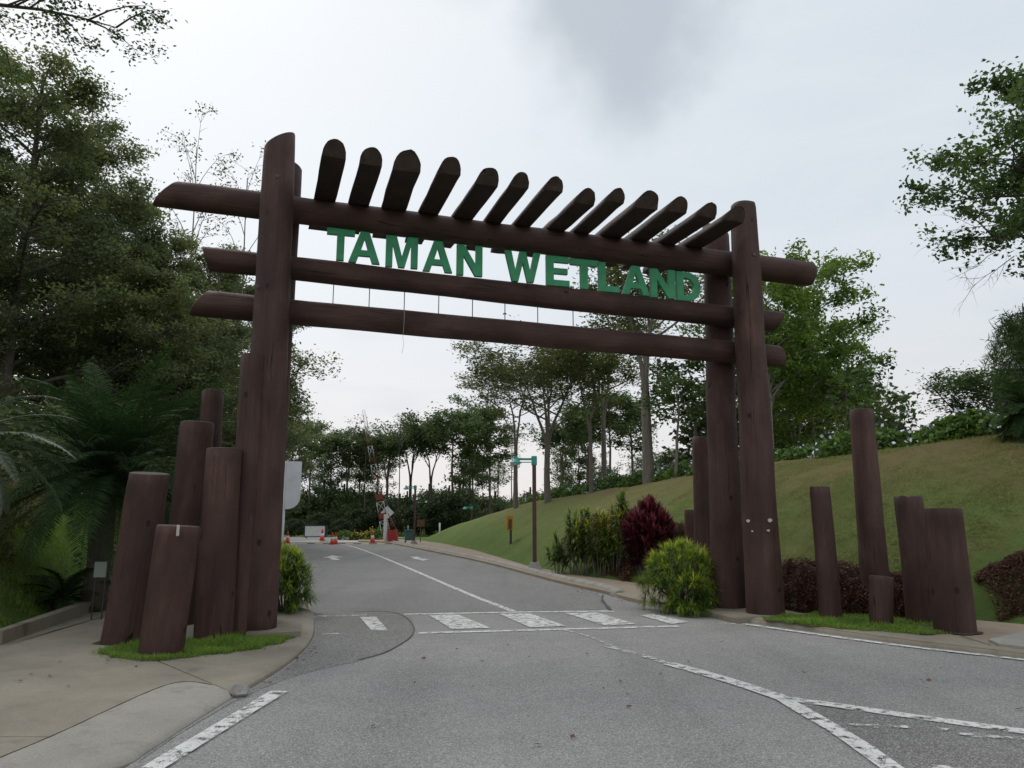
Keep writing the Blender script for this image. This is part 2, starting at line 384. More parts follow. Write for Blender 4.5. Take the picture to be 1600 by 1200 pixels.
M_DEAD = plain('dead_leaves', (.14, .06, .035), .8, .4, 9)

# ------------------------------------------------------------------ fast meshes made with numpy
def np_mesh(name, V, quads, mat, var=None, smooth=False):
    me = bpy.data.meshes.new(name); nf, k = quads.shape
    me.vertices.add(len(V)); me.vertices.foreach_set('co', V.astype(np.float32).ravel())
    me.loops.add(nf*k); me.loops.foreach_set('vertex_index', quads.astype(np.int32).ravel())
    me.polygons.add(nf); me.polygons.foreach_set('loop_start', np.arange(0, nf*k, k, dtype=np.int32))
    try: me.polygons.foreach_set('loop_total', np.full(nf, k, dtype=np.int32))
    except Exception: pass
    if smooth: me.polygons.foreach_set('use_smooth', np.ones(nf, dtype=bool))
    me.materials.append(mat); me.update(calc_edges=True)
    if var is not None:
        a = me.attributes.new('var', 'FLOAT', 'POINT'); a.data.foreach_set('value', var.astype(np.float32))
    return me
def nrm(a): return a/np.maximum(np.linalg.norm(a, axis=-1, keepdims=True), 1e-9)
def leaves(C, size, rs, aspect=.5, flat=.6, var=None, droop=0., dirs=None):
    """one folded diamond leaf at every centre; returns V (n*4,3), quads, var"""
    n = len(C); s = size*rs.uniform(.6, 1.25, (n, 1))
    d = rs.normal(size=(n, 3)); d[:, 2] = d[:, 2]*(1-flat) - droop; d = nrm(d)
    if dirs is not None: d = nrm(d*.6+dirs)
    up = rs.normal(size=(n, 3))*.5; up[:, 2] += flat*1.6; w = nrm(np.cross(d, up)); nn = np.cross(w, d)
    V = np.stack([C-d*s*.5, C+w*s*aspect*.5+nn*s*.06, C+d*s*.5-nn*s*.08, C-w*s*aspect*.5+nn*s*.06], 1).reshape(-1, 3)
    Q = np.arange(n*4).reshape(n, 4)
    v = rs.uniform(0, 1, n) if var is None else np.clip(var+rs.normal(0, .16, n), 0, 1)
    return V, Q, np.repeat(v, 4)
def cat(parts):
    V = []; Q = []; A = []; b = 0
    for v, q, a in parts:
        V.append(v); Q.append(q+b); A.append(a); b += len(v)
    return np.concatenate(V), np.concatenate(Q), np.concatenate(A)
def blades(base, dirs, length, width, rs, seg=3, bend=.5, var=None, tipvar=.25):
    """long narrow leaves: strips of seg quads that bow over; base (n,3), dirs (n,3)"""
    n = len(base); d = nrm(dirs); Lh = (length*rs.uniform(.75, 1.15, n))[:, None]; w = nrm(np.cross(d, np.tile([0, 0, 1.], (n, 1)))+1e-4)
    rows = []; vv = []; v0 = rs.uniform(.15, .8, n) if var is None else np.clip(var+rs.normal(0, .12, n), 0, .95)
    p = base.copy(); step = Lh/seg; cur = d.copy()
    for i in range(seg+1):
        t = i/seg; wd = width*(.55+.9*t if t < .5 else 2.0*(1-t)+.04)*.5
        rows += [p-w*wd, p+w*wd]; vv += [np.clip(v0+(t-.4)*tipvar, 0, 1)]*2
        cur = nrm(cur+np.array([0, 0, -1.])*bend/seg); p = p+cur*step
    V = np.stack(rows, 1).reshape(-1, 3); k = 2*(seg+1); A = np.stack(vv, 1).reshape(-1)
    b = (np.arange(n)*k)[:, None, None]; q = np.array([[2*i, 2*i+1, 2*i+3, 2*i+2] for i in range(seg)])[None]
    return V, (b+q).reshape(-1, 4), A
def rosettes(P, axes, n, length, width, rs, spread=1.0, seg=3, bend=.6, var=None):
    out = []
    for i, (p, a) in enumerate(zip(P, axes)):
        th = rs.uniform(0, 2*PI, n); u = np.linspace(.1, 1, n)*spread
        a = a/np.linalg.norm(a); x = np.cross(a, [.3, .5, .8]); x /= np.linalg.norm(x); y = np.cross(a, x)
        d = a[None]*np.cos(u*1.45)[:, None]+(x[None]*np.cos(th)[:, None]+y[None]*np.sin(th)[:, None])*np.sin(u*1.45)[:, None]
        b = p[None]-a[None]*(np.linspace(0, .35, n)*length)[:, None]
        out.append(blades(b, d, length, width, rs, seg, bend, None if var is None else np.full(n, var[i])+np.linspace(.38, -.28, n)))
    return cat(out)

# ------------------------------------------------------------------ terrain
toe_px = [(1900, 1000), (1600, 972), (1400, 955), (1230, 940), (1100, 925), (1005, 910), (900, 896), (830, 884), (740, 858), (690, 848)]
TOE = [(24., 7.6), (13.5, 8.6)] + [tuple(G(x, y, .1)[:2]) for x, y in toe_px] + [(-7.5, 60.), (-7., 70.), (4., 80.), (30., 90.)]
TH = [3.6, 3.7] + [3.8, 3.8, 3.75, 3.7, 3.65, 3.6, 3.55, 3.5, 3.3, 3.1] + [2.2, 1.5, 1.5, 1.5]
TW = [8.]*12 + [8., 8., 9., 9.]
LTOE = [(-14., 3.5), tuple(G(0, 985, .1)[:2]), tuple(G(170, 930, .1)[:2]), tuple(G(290, 895, .1)[:2]), tuple(G(370, 872, .1)[:2]), tuple(G(415, 852, .1)[:2]), (-22, 60), (-40, 90)]
LH = [2.4, 2.7, 2.8, 2.4, 1.7, 1.0, .6, .4]
def side_profile(X, Y, poly, Hs, Ws, right=True):
    best = np.full(X.shape, 1e9); hh = np.zeros(X.shape); dd = np.zeros(X.shape)
    for i in range(len(poly)-1):
        a = np.array(poly[i]); b = np.array(poly[i+1]); e = b-a; l2 = e@e
        t = np.clip(((X-a[0])*e[0]+(Y-a[1])*e[1])/l2, 0, 1)
        qx = X-(a[0]+t*e[0]); qy = Y-(a[1]+t*e[1]); d = np.hypot(qx, qy)
        sgn = np.sign(e[0]*qy-e[1]*qx)*(-1 if right else 1)
        k = d < best-1e-6
        best = np.where(k, d, best); dd = np.where(k, d*sgn, dd)
        H = Hs[i]+(Hs[i+1]-Hs[i])*t; w = Ws[i]+(Ws[i+1]-Ws[i])*t
        hh = np.where(k, H+w*1j, hh)
    return dd, np.real(hh), np.imag(hh)
def ground_h(X, Y):
    X = np.asarray(X, float); Y = np.asarray(Y, float)
    d, H, w = side_profile(X, Y, TOE, TH, TW, True)
    u = np.clip(d/w, 0, 1); prof = 1-(1-u)**1.75; prof = prof*np.clip(u/.12, 0, 1)**.35
    z = np.where(d > 0, H*prof-np.clip(d-w, 0, 30)*.035, 0)
    d2, H2, w2 = side_profile(X, Y, LTOE, LH, [6.]*8, False)
    u2 = np.clip(d2/3.6, 0, 1); z2 = np.where(d2 > 0, H2*(1-(1-u2)**1.6), 0)
    far = np.clip((np.hypot(X, Y)-150)/150, 0, 1)
    return (np.maximum(z, z2))*(1-far)-.05
def gh(x, y): return float(ground_h(np.array([x]), np.array([y]))[0])
def axis(segs):
    r = []
    for a, b, s in segs: r += list(np.arange(a, b, s))
    return np.array(r+[segs[-1][1]])
gx = axis([(-2500, -400, 500), (-400, -60, 40), (-60, -20, 2), (-20, -14, .8), (-14, 26, .4), (26, 60, 2), (60, 400, 40), (400, 2500, 500)])
gy = axis([(-400, -40, 60), (-40, 0, 4), (0, 6, 1), (6, 45, .4), (45, 90, 1), (90, 150, 4), (150, 400, 40), (400, 3000, 500)])
X, Y = np.meshgrid(gx, gy); Z = ground_h(X, Y)
nzv = np.array([[mnoise.noise((x*.35, y*.35, 3.)) for x in gx] for y in gy]); nf_ = np.array([[mnoise.noise((x*1.3, y*1.3, 9.)) for x in gx] for y in gy])
Z = Z+np.where(Z > .15, nzv*.09+nf_*.03, 0)
V = np.stack([X, Y, Z], -1).reshape(-1, 3); nx_, ny_ = len(gx), len(gy)
ii, jj = np.meshgrid(np.arange(nx_-1), np.arange(ny_-1)); b0 = (jj*nx_+ii).ravel()
Q = np.stack([b0, b0+1, b0+nx_+1, b0+nx_], 1)
props(link('ground', np_mesh('ground', V, Q, M_LAWN, smooth=True)), kind='structure')

# ------------------------------------------------------------------ road surface, markings
def P2(l, z=0.): return [tuple(G(x, y, z)[:2]) for x, y in l]
def smooth_poly(pts, it=2, closed=False):
    for _ in range(it):
        r = []; n = len(pts)
        for i in range(n if closed else n-1):
            a, b = pts[i], pts[(i+1) % n]
            r += [(a[0]*.75+b[0]*.25, a[1]*.75+b[1]*.25), (a[0]*.25+b[0]*.75, a[1]*.25+b[1]*.75)]
        pts = r if closed else [pts[0]]+r[1:-1]+[pts[-1]]
    return pts
left_edge = P2([(195, 1200), (300, 1130), (370, 1087), (425, 1056), (468, 1025), (489, 1000), (492, 978), (487, 955), (478, 920), (466, 890), (452, 862), (446, 852)])
left_edge = [(-6.0, -2.0), (-4.0, 2.6)] + smooth_poly(left_edge, 2)
right_far = P2([(603, 846), (640, 854), (690, 864), (760, 878), (850, 902), (905, 915), (950, 925), (1000, 938), (1060, 953), (1110, 962), (1190, 974), (1287, 987), (1412, 1004), (1547, 1019), (1600, 1027), (1700, 1042)])
right_edge = smooth_poly(right_far, 2) + [(30., 4.9)]
farL = tuple(G(444, 842)[:2]); farR = tuple(G(585, 842)[:2])
road = left_edge + [farL, (-30, 72), (-9, 72), farR] + right_edge + [(30, -12), (-12, -12)]
mb = MB(); mb.prism(road, -.04, 0.); props(mb.build('road', [M_ASPH]), kind='structure')
def sheet(name, poly, z, mat, kind='structure', parent=None):
    m = MB(); m.prism(poly, z-.003, z); o = m.build(name, [mat])
    if parent: o.parent = parent
    if kind: o['kind'] = kind
    return o
# smoother, darker asphalt of the lane beyond the crossing and worn patch on the left
sheet('road_patch', P2([(493, 962), (640, 958), (800, 955), (930, 953), (955, 950), (940, 935), (932, 922), (905, 916), (850, 903), (760, 879), (690, 865), (603, 847), (450, 851), (455, 866), (468, 893), (480, 922), (488, 955)]), .004, M_ASPH3)
sheet('road_patch', smooth_poly(P2([(489, 964), (560, 961), (640, 960), (652, 985), (628, 1008), (580, 1030), (470, 1052), (380, 1088), (250, 1165), (205, 1199), (300, 1133), (372, 1090), (428, 1058), (470, 1027), (490, 1002), (493, 980)]), 1, True), .004, M_ASPH2)
sheet('road_patch', P2([(1245, 1103), (1290, 1106), (1430, 1123), (1600, 1147), (1720, 1165), (1720, 1246), (1452, 1246), (1397, 1203), (1322, 1150)]), .004, M_ASPH2)
def strip(pts, w, jit=0.):
    P = [Vector((*p, 0)) for p in pts]; n = len(P); l = []; r = []
    for i in range(n):
        t = (P[min(i+1, n-1)]-P[max(i-1, 0)]).normalized(); nn = Vector((-t.y, t.x, 0)); ww = (w[i] if hasattr(w, '__len__') else w)/2
        a = 1+random.uniform(-jit, jit)
        l.append(tuple((P[i]+nn*ww*a)[:2])); r.append(tuple((P[i]-nn*ww*a)[:2]))
    return l+r[::-1]
def densify(pts, step=.25):
    o = []
    for a, b in zip(pts, pts[1:]):
        k = max(1, int(math.dist(a, b)/step)); o += [(a[0]+(b[0]-a[0])*i/k, a[1]+(b[1]-a[1])*i/k) for i in range(k)]
    return o+[pts[-1]]
MZ = [.0]
def marking(pl, z=.008, mat=None, label=None):
    MZ[0] += .00035
    return sheet('road_marking', pl, z+MZ[0], mat or M_LINE)
def line_px(px, w, mat=None, z=.008, jit=.06, sm=1):
    p = P2(px); p = smooth_poly(p, sm) if sm and len(p) > 2 else p
    marking(strip(densify(p), w, jit), z, mat)
line_px([(803, 956), (740, 932), (680, 906), (620, 880), (575, 862), (548, 853), (533, 850.5)], .13)
line_px([(488, 963.5), (572, 961.5)], .16, M_LINEW, jit=.2); line_px([(632, 960.5), (800, 957), (960, 955.5)], .15)
line_px([(1010, 955), (1050, 956)], .12, M_LINEW)
line_px([(654, 990), (880, 984), (1060, 979)], .13); line_px([(505, 991), (540, 990.5)], .12, M_LINEW)
for q in ([(670, 962), (716, 961), (766, 982), (706, 984)], [(780, 960), (828, 959.5), (884, 979), (828, 981)], [(883, 959), (933, 958), (993, 976), (945, 978)], [(1000, 962), (1022, 960.5), (1076, 973), (1048, 976)]):
    marking(P2(q), .009, M_LINE)
marking(P2([(562, 965), (588, 965), (606, 986), (580, 986)]), .009, M_LINE)
line_px([(880, 985), (915, 993), (955, 1010)], .06, M_LINEW, jit=.5)
line_px([(950, 1011), (1000, 1024), (1050, 1040)], .10, M_LINEW, jit=.3)
line_px([(1045, 1038), (1100, 1053), (1160, 1071), (1235, 1097)], [.13]*400 if 0 else .17)
line_px([(1235, 1094), (1330, 1107), (1430, 1122), (1600, 1145), (1700, 1158)], .15)
line_px([(1210, 1086), (1260, 1115), (1320, 1150), (1395, 1203), (1450, 1245)], .15, M_LINE)
line_px([(1330, 1136), (1420, 1138)], .1, M_LINEW, jit=.4); line_px([(1450, 1137), (1480, 1143)], .07, M_LINEW, jit=.4); line_px([(1500, 1150), (1600, 1157)], .07, M_LINEW, jit=.4)
line_px([(1436, 1201), (1500, 1203)], .07, M_LINEW, jit=.4)
line_px([(436, 1082), (340, 1141), (243, 1200), (190, 1234)], .16, M_LINE, jit=.08)
line_px([(1162, 976), (1220, 984.5), (1287, 994), (1412, 1011), (1600, 1032), (1700, 1046)], .1, M_LINE)
line_px([(1125, 975), (1150, 976)], .06, M_LINEW, jit=.4)
# lane arrows painted on the road
def arrow(px, tip, w, L_, rz, side_):
    c = G(*px); m = MB()
    sh = [(-.1, 0), (.1, 0), (.1, L_*.55), (.34, L_*.5), (0, L_), (-.34, L_*.5), (-.1, L_*.55)]
    R = Matrix.Rotation(rz, 2); marking([tuple(Vector((c.x, c.y))+R @ Vector(q)) for q in sh], .009, M_LINE)
marking(P2([(519, 868.3), (504, 872.3), (513, 872), (520, 876), (532, 875.6), (524, 871.7), (536, 871.3)]), .009, M_LINE)
marking(P2([(639, 870.5), (652, 870.2), (658, 873), (671, 874.6), (661, 876.8), (655, 875), (644, 873.4), (648, 872.2)]), .009, M_LINE)
# tar-filled seams
for s_, w_ in (([(553, 957), (600, 955), (628, 960), (648, 978), (645, 995), (622, 1010), (600, 1022), (560, 1032)], .014), ([(955, 955), (948, 948), (940, 938), (942, 930)], .05), ([(560, 966), (700, 966), (640, 959)], .0)):
    if w_: sheet('road_seam', strip(densify(smooth_poly(P2(s_), 2)), w_, .5), .012, M_TAR)
# speed hump at the barrier
hp = [G(470, 849.5), G(640, 850.5)]
a, b = hp; dv = (b-a); hn = Vector((-dv.y, dv.x, 0)).normalized()
hump = props(bpy.data.objects.new('speed_hump', None), 'low speed hump with faded yellow and black blocks across the road at the barrier', 'speed hump'); COL.objects.link(hump); hump.location = a
for i in range(14):
    p0 = dv*(i/14.); p1 = dv*((i+.97)/14.); m = MB(); pr = []
    for p in (p0, p1):
        pr += [p-hn*.25+Vector((0, 0, .002)), p-hn*.12+Vector((0, 0, .05)), p+hn*.12+Vector((0, 0, .05)), p+hn*.25+Vector((0, 0, .002))]
    m.add(pr, [(0, 4, 5, 1), (1, 5, 6, 2), (2, 6, 7, 3), (0, 1, 2, 3), (7, 6, 5, 4)])
    o = m.build('hump_block', [M_YEL if i % 2 == 0 else M_BLK], hump)
for a_, b_ in ((450, 500), (515, 560), (575, 590)): marking(P2([(a_, 845), (b_, 845), (b_, 847.3), (a_, 847.3)]), .009, M_LINE)

# ------------------------------------------------------------------ pavements and kerbs
KZ = .07
def zig(o, kind='structure'): o['kind'] = kind; return o
# left pavement: a dark bed with two cast slabs on it, divided by open joints
inner = P2([(0, 1185), (90, 1148), (180, 1105), (235, 1080), (275, 1066), (305, 1066), (335, 1072), (352, 1078)], KZ)
in_s = [(-5.6, 1.2), (-4.55, 3.6)] + smooth_poly(inner, 2)
top_edge = P2([(352, 1078), (402, 1048), (445, 1019), (468, 998), (473, 980), (470, 955), (462, 920), (452, 888), (442, 860), (438, 850)], KZ)
top_s = smooth_poly(top_edge, 2)
path_in = P2([(0, 1012), (85, 985), (165, 962), (250, 932), (320, 905), (370, 880), (405, 862), (425, 852)], KZ)
path_in_s = [(-13., 2.8)] + path_in
joint_a = tuple(G(245, 1032, KZ)[:2]); joint_b = tuple(G(351, 1077, KZ)[:2])
bed = MB(); bed.prism(in_s+top_s+path_in_s[::-1]+[(-13, 1.2)], -.03, KZ-.035); bed.build('pavement_left', [M_SLOT]); bedo = bpy.data.objects['pavement_left']; bedo['kind'] = 'structure'
def off(p, q, d):
    v = Vector((q[0]-p[0], q[1]-p[1])).normalized(); n_ = Vector((-v.y, v.x))*d; return (p[0]+n_.x, p[1]+n_.y), (q[0]+n_.x, q[1]+n_.y)
jl_far = tuple(G(190, 955, KZ)[:2])
ja = [jl_far, tuple(G(215, 1010, KZ)[:2]), joint_a, joint_b]
j2a = tuple(G(-60, 1149, KZ)[:2]); j2b = tuple(G(92, 1150, KZ)[:2])
eps = .008
def shift(pts, dx, dy): return [(p[0]+dx, p[1]+dy) for p in pts]
def slab(poly, mat=M_CONC, z=KZ, name='slab', parent=bedo):
    m = MB(); m.prism(poly, z-.06, z); return m.build(name, [mat], parent)
# split the near edge of the slab at the joint beside the ramp
idx = min(range(len(in_s)), key=lambda i: math.dist(in_s[i], j2b))
jy = in_s[idx][1]; pa, pb = path_in_s[0], path_in_s[1]; jx = pa[0]+(pb[0]-pa[0])*(jy-pa[1])/(pb[1]-pa[1])
slab([(in_s[idx][0], in_s[idx][1]+.007)] + in_s[idx+1:] + [joint_b] + shift(ja[::-1][1:], -eps, -eps) + [p for p in path_in_s[:0:-1] if p[0] < jl_far[0]-.1] + [(jx, jy+.007)])
slab(in_s[:idx] + [(in_s[idx][0], in_s[idx][1]-.007), (jx, jy-.007), path_in_s[0], (-13, 1.2)])
far_slab = top_s + [p for p in path_in_s[::-1] if p[0] >= jl_far[0]-.1][::1] + shift(ja, eps, eps)
slab(far_slab)
# sloped ramp kerb between the pavement crease and the road
re_ = left_edge[:2] + [p for p in left_edge[2:] if p[1] <= G(370, 1087)[1]+.05]
def resample(p, n):
    d = [0.]
    for i in range(1, len(p)): d.append(d[-1]+math.dist(p[i], p[i-1]))
    o = []
    for k in range(n):
        s_ = d[-1]*k/(n-1); j = max(i for i in range(len(d)) if d[i] <= s_+1e-9); j = min(j, len(p)-2); t = (s_-d[j])/max(d[j+1]-d[j], 1e-9)
        o.append((p[j][0]+(p[j+1][0]-p[j][0])*t, p[j][1]+(p[j+1][1]-p[j][1])*t))
    return o
def ruled(name, inner_, outer_, mat, n=40, lip=.03, top=.0):
    A_ = resample(inner_, n); B_ = resample(outer_, n); rv = []; rf = []
    for p, q in zip(A_, B_):
        for k in range(8):
            t = k/7; zz = KZ+top-(KZ+top-lip)*t**1.8; rv.append((p[0]+(q[0]-p[0])*t, p[1]+(q[1]-p[1])*t, zz))
        rv += [(q[0]+.0, q[1], lip*.5), (q[0], q[1], -.03)]
    for i in range(n-1):
        for k in range(9): rf.append((i*10+k, (i+1)*10+k, (i+1)*10+k+1, i*10+k+1))
    zig(link(name, mesh(name, rv, rf, [mat], smooth=True)))
tipx = re_[-1]
sheet('pavement_joint', strip(densify(in_s[1:-3], .1), .012, .5), KZ+.0085, M_SLOT)
ruled('ramp_kerb', in_s, re_, M_KERB, 40, .008, .006)
ro = [p for p in left_edge[2:] if p[1] >= tipx[1]-1e-6]
ruled('pavement_apron', top_s, ro, M_CONC, 60, .03, .002)
def edge_kerb(name, pts_top, pts_road, mat, z=KZ, w=.16, inside=1):
    """a rounded nosing that runs along the pavement edge down to the road"""
    n = len(pts_top); v = []; f = []
    for i in range(n):
        a = Vector(pts_top[max(i-1, 0)]); b = Vector(pts_top[min(i+1, n-1)]); t = (b-a).normalized(); nn = Vector((-t.y, t.x))*inside; p = Vector(pts_top[i])
        for (dx, dz) in ((-w, z+.004), (-w*.5, z+.006), (-.02, z-.004), (.02, z-.035), (.035, z-.08), (.04, -.03)):
            q = p-nn*dx if 0 else p+nn*dx; v.append((q.x, q.y, dz))
    for i in range(n-1):
        for k in range(5): f.append((i*6+k, i*6+k+1, (i+1)*6+k+1, (i+1)*6+k))
    zig(link(name, mesh(name, v, f, [mat], smooth=True)))

# drain kerb on the far side of the left pavement
dk = [(-12.6, 4.4)] + P2([(0, 992), (85, 963), (170, 933), (225, 912)], .18)
m = MB()
def ridge(mb_, pts, w, z0, z1, mi=0):
    n = len(pts); st = strip(pts, w); mb_.prism(st, z0, z1, mi)
ridge(m, dk, .17, -.1, .24); o = m.build('drain_kerb', [M_KERBM]); zig(o)

# right side: kerb stones, footpath, island apron
def along(poly, step):
    d = 0; res = [Vector(poly[0])]; acc = 0
    for a, b in zip(poly, poly[1:]):
        a = Vector(a); b = Vector(b); l = (b-a).length; s_ = step-acc
        while s_ <= l: res.append(a+(b-a)*(s_/l)); s_ += step
        acc = l-(s_-step)
    return res
RKZ = .08
kerb_r = smooth_poly(P2([(600, 844), (640, 852), (690, 861.5), (760, 875), (850, 898), (905, 911), (950, 920), (968, 929)], RKZ*.5), 1)
kr_o = empty('kerb_row', (*kerb_r[-1], 0), None, None); kr_o['kind'] = 'structure'
st_pts = along(kerb_r[::-1], .62)
def stone_mesh(l, seed):
    rs = random.Random(seed); m = MB(); prof = []
    for k in range(9):
        a = PI*k/8; prof.append((math.cos(a)*.15, .02+math.sin(a)**.8*.135))
    vs = []; R = [(-l/2, .78), (-l/2+.05, 1), (-l*.15, 1.02), (l*.2, 1.0), (l/2-.05, .98), (l/2, .76)]
    for (x, s_) in R:
        for (y, z) in prof: vs.append((x, y*s_+rs.uniform(-.006, .006), z*s_+rs.uniform(-.006, .006)))
    fs = [(i*9+k, i*9+k+1, (i+1)*9+k+1, (i+1)*9+k)[::-1] for i in range(len(R)-1) for k in range(8)]
    m.add(vs, fs, 0, True); m.add([vs[k] for k in range(9)], [tuple(range(9))]); m.add([vs[-9+k] for k in range(9)], [tuple(range(9))[::-1]])
    return m.mesh('kerb_stone', [M_KERB])
sm_ = [stone_mesh(.60, s_) for s_ in range(4)]
for i in range(len(st_pts)-1):
    a, b = st_pts[i], st_pts[i+1]; c = (a+b)/2; e = b-a
    o = link('kerb_stone', sm_[i % 4], None, (c.x, c.y, -.01), (random.uniform(-.03, .03), 0, math.atan2(e.y, e.x))); rel(o, kr_o)
path_r_in = P2([(560, 845), (603, 846), (640, 853.5), (690, 863), (760, 877), (850, 901), (905, 914), (950, 923), (975, 931), (1020, 941), (1060, 948), (1110, 957), (1190, 967), (1287, 980), (1412, 997), (1547, 1012), (1600, 1019), (1700, 1034)], RKZ)
toe2 = [TOE[i] for i in range(2, 12)]
poly = smooth_poly(path_r_in, 1) + [(28, 5.3), (28, 7.6), (13.5, 8.6)] + [(p[0]+.0, p[1]) for p in toe2] + [tuple(G(640, 842, .1)[:2]), tuple(G(560, 842, .1)[:2])]
m = MB(); m.prism(poly, -.03, RKZ-.012, 0); zig(m.build('pavement_right', [M_PATH]))
edge_kerb('kerb', smooth_poly(P2([(960, 926), (1020, 941), (1060, 948), (1110, 957), (1190, 967), (1287, 980), (1412, 997), (1547, 1012), (1600, 1019), (1700, 1034)], RKZ), 2)+[(28, 5.3)], None, M_CONC, z=RKZ-.002, inside=-1, w=.4)
# cast ramp at the far right of the island
rp = P2([(1545, 1003), (1600, 990), (1700, 978), (1700, 1030), (1600, 1015), (1560, 1010)], RKZ)
m = MB(); m.prism(rp, RKZ-.03, RKZ+.035); zig(m.build('ramp_kerb', [M_KERB]))
sheet('pavement_joint', strip(densify([tuple(G(1500, 993, RKZ)[:2]), tuple(G(1548, 1009, RKZ)[:2])]), .015), RKZ+.006, M_SLOT)

# ------------------------------------------------------------------ grass
def in_poly(P, poly):
    x, y = P[:, 0], P[:, 1]; c = np.zeros(len(P), bool); n = len(poly); j = n-1
    for i in range(n):
        xi, yi = poly[i]; xj, yj = poly[j]
        k = ((yi > y) != (yj > y)) & (x < (xj-xi)*(y-yi)/((yj-yi) if yj != yi else 1e-9)+xi); c ^= k; j = i
    return c
def grass(poly, n, h, w, zf, rs, name='grass', mat=ML_GRASS, varc=.5, seg=2, clump=.5, edge=0.):
    p = np.array(poly); lo = p.min(0); hi = p.max(0); P = rs.uniform(lo, hi, (int(n*2.2), 2))
    if edge: P = P+rs.normal(0, edge, P.shape)*0
    P = P[in_poly(P, poly)][:n]
    den = np.array([mnoise.noise((q[0]*1.6, q[1]*1.6, 1.)) for q in P]); P = P[den > -.45+rs.uniform(-.3, .15, len(P))]
    hh = np.array([.75+.9*mnoise.noise((q[0]*2.3, q[1]*2.3, 5.)) for q in P]).clip(.35, 1.5)
    z = zf(P[:, 0], P[:, 1]); B = np.stack([P[:, 0], P[:, 1], z], 1)
    d = rs.normal(0, .45, (len(P), 3)); d[:, 2] = 1
    v, q, a = blades(B, d, 1., w, rs, seg, .7, np.clip(varc+.25*(hh-.75), .05, .9), .3)
    k = 2*(seg+1); v = v.reshape(-1, k, 3); b0_ = B[:, None, :]; v = b0_+(v-b0_)*np.array([1, 1, 1.])*1.0
    vv = v.copy(); c = (v[:, 0]+v[:, 1])[:, None]/2; vv[:, :, :] = c+(v-c)*1.0
    # scale length only (width was set in metres)
    mid = (v[:, 0::2]+v[:, 1::2])/2; wv = (v[:, 0::2]-v[:, 1::2])/2
    mid = mid[:, :1]+(mid-mid[:, :1])*(h*hh)[:, None, None]
    vv[:, 0::2] = mid+wv; vv[:, 1::2] = mid-wv
    return props(link(name, np_mesh(name, vv.reshape(-1, 3), q, mat, a)), kind='stuff')
islL = smooth_poly(P2([(143, 1018), (180, 1010), (250, 1003), (330, 1000), (380, 985), (465, 985), (463, 995), (420, 1012), (330, 1024), (240, 1034), (180, 1030)], KZ), 1, True)
islR = smooth_poly(P2([(1175, 966), (1240, 961), (1400, 964), (1480, 973), (1492, 988), (1450, 992), (1369, 987), (1275, 979)], RKZ), 1, True)
def ragged(pl, a_, seed):
    d = densify(pl+[pl[0]], .06)[:-1]; c = np.mean(np.array(d), 0); o = []
    for p in d:
        k = a_*(mnoise.noise((p[0]*5, p[1]*5, seed))+.6*mnoise.noise((p[0]*16, p[1]*16, seed+4))); v = Vector((p[0]-c[0], p[1]-c[1])).normalized(); o.append((p[0]+v.x*k, p[1]+v.y*k))
    return o
M_SOIL = concrete('turf_soil', (.09, .075, .045), (.13, .12, .06), moss=(.06, .10, .025))
islL0, islR0 = islL, islR
islL = ragged(islL, .07, 3.); islR = ragged(islR, .09, 8.)
for pl, zz in ((islL, KZ), (islR, RKZ)): sheet('grass_bed', pl, zz+.004, M_SOIL)
rs = np.random.RandomState(3)
grass(islL, 15000, .10, .006, lambda x, y: np.full(len(x), KZ), rs, varc=.55)
grass(islR, 14000, .10, .007, lambda x, y: np.full(len(x), RKZ), rs, varc=.55)
for pl, zz, k in ((islL0, KZ, 1.), (islR0, RKZ, 1.1)):       # stray tufts that creep over the concrete
    c = np.mean(np.array(pl), 0); big = [(c[0]+(p[0]-c[0])*1.05+.04*np.sign(p[0]-c[0]), c[1]+(p[1]-c[1])*1.06+.05*np.sign(p[1]-c[1])) for p in pl]
    grass(ragged(big, .12, 5.), 1800, .05, .006, lambda x, y, z_=zz: np.full(len(x), z_), rs, varc=.6)
# left bank grass, in front of the scrub
lb = [(LTOE[1][0]+.15, LTOE[1][1]-.1), (LTOE[2][0], LTOE[2][1]+.02), (LTOE[3][0], LTOE[3][1]), (LTOE[3][0]-2.2, LTOE[3][1]+3.), (-15, 14.5), (-14, 7.5)]
grass(lb, 90000, .11, .012, ground_h, rs, varc=.6)
grass([tuple(G(*q, .1)[:2]) for q in ((0, 1004), (80, 978), (168, 948), (168, 960), (80, 984), (0, 1011))], 3500, .08, .008, lambda x, y: np.full(len(x), .0), rs, varc=.45)
# mown hill: short turf blades near the path where they can be made out
hl = [TOE[2], TOE[3], TOE[4], TOE[5], TOE[6], TOE[7], TOE[8], (TOE[8][0]+7, TOE[8][1]+3.5), (TOE[6][0]+7.5, TOE[6][1]+3.8), (TOE[4][0]+5, TOE[4][1]+6.6), (TOE[2][0]+6, TOE[2][1]+7)]
ML_TURF = leaf_mat('turf_blades', (.13, .165, .045), (.24, .25, .08), (.34, .26, .12), .3)
grass(hl, 150000, .065, .018, ground_h, rs, mat=ML_TURF, varc=.5, seg=1)

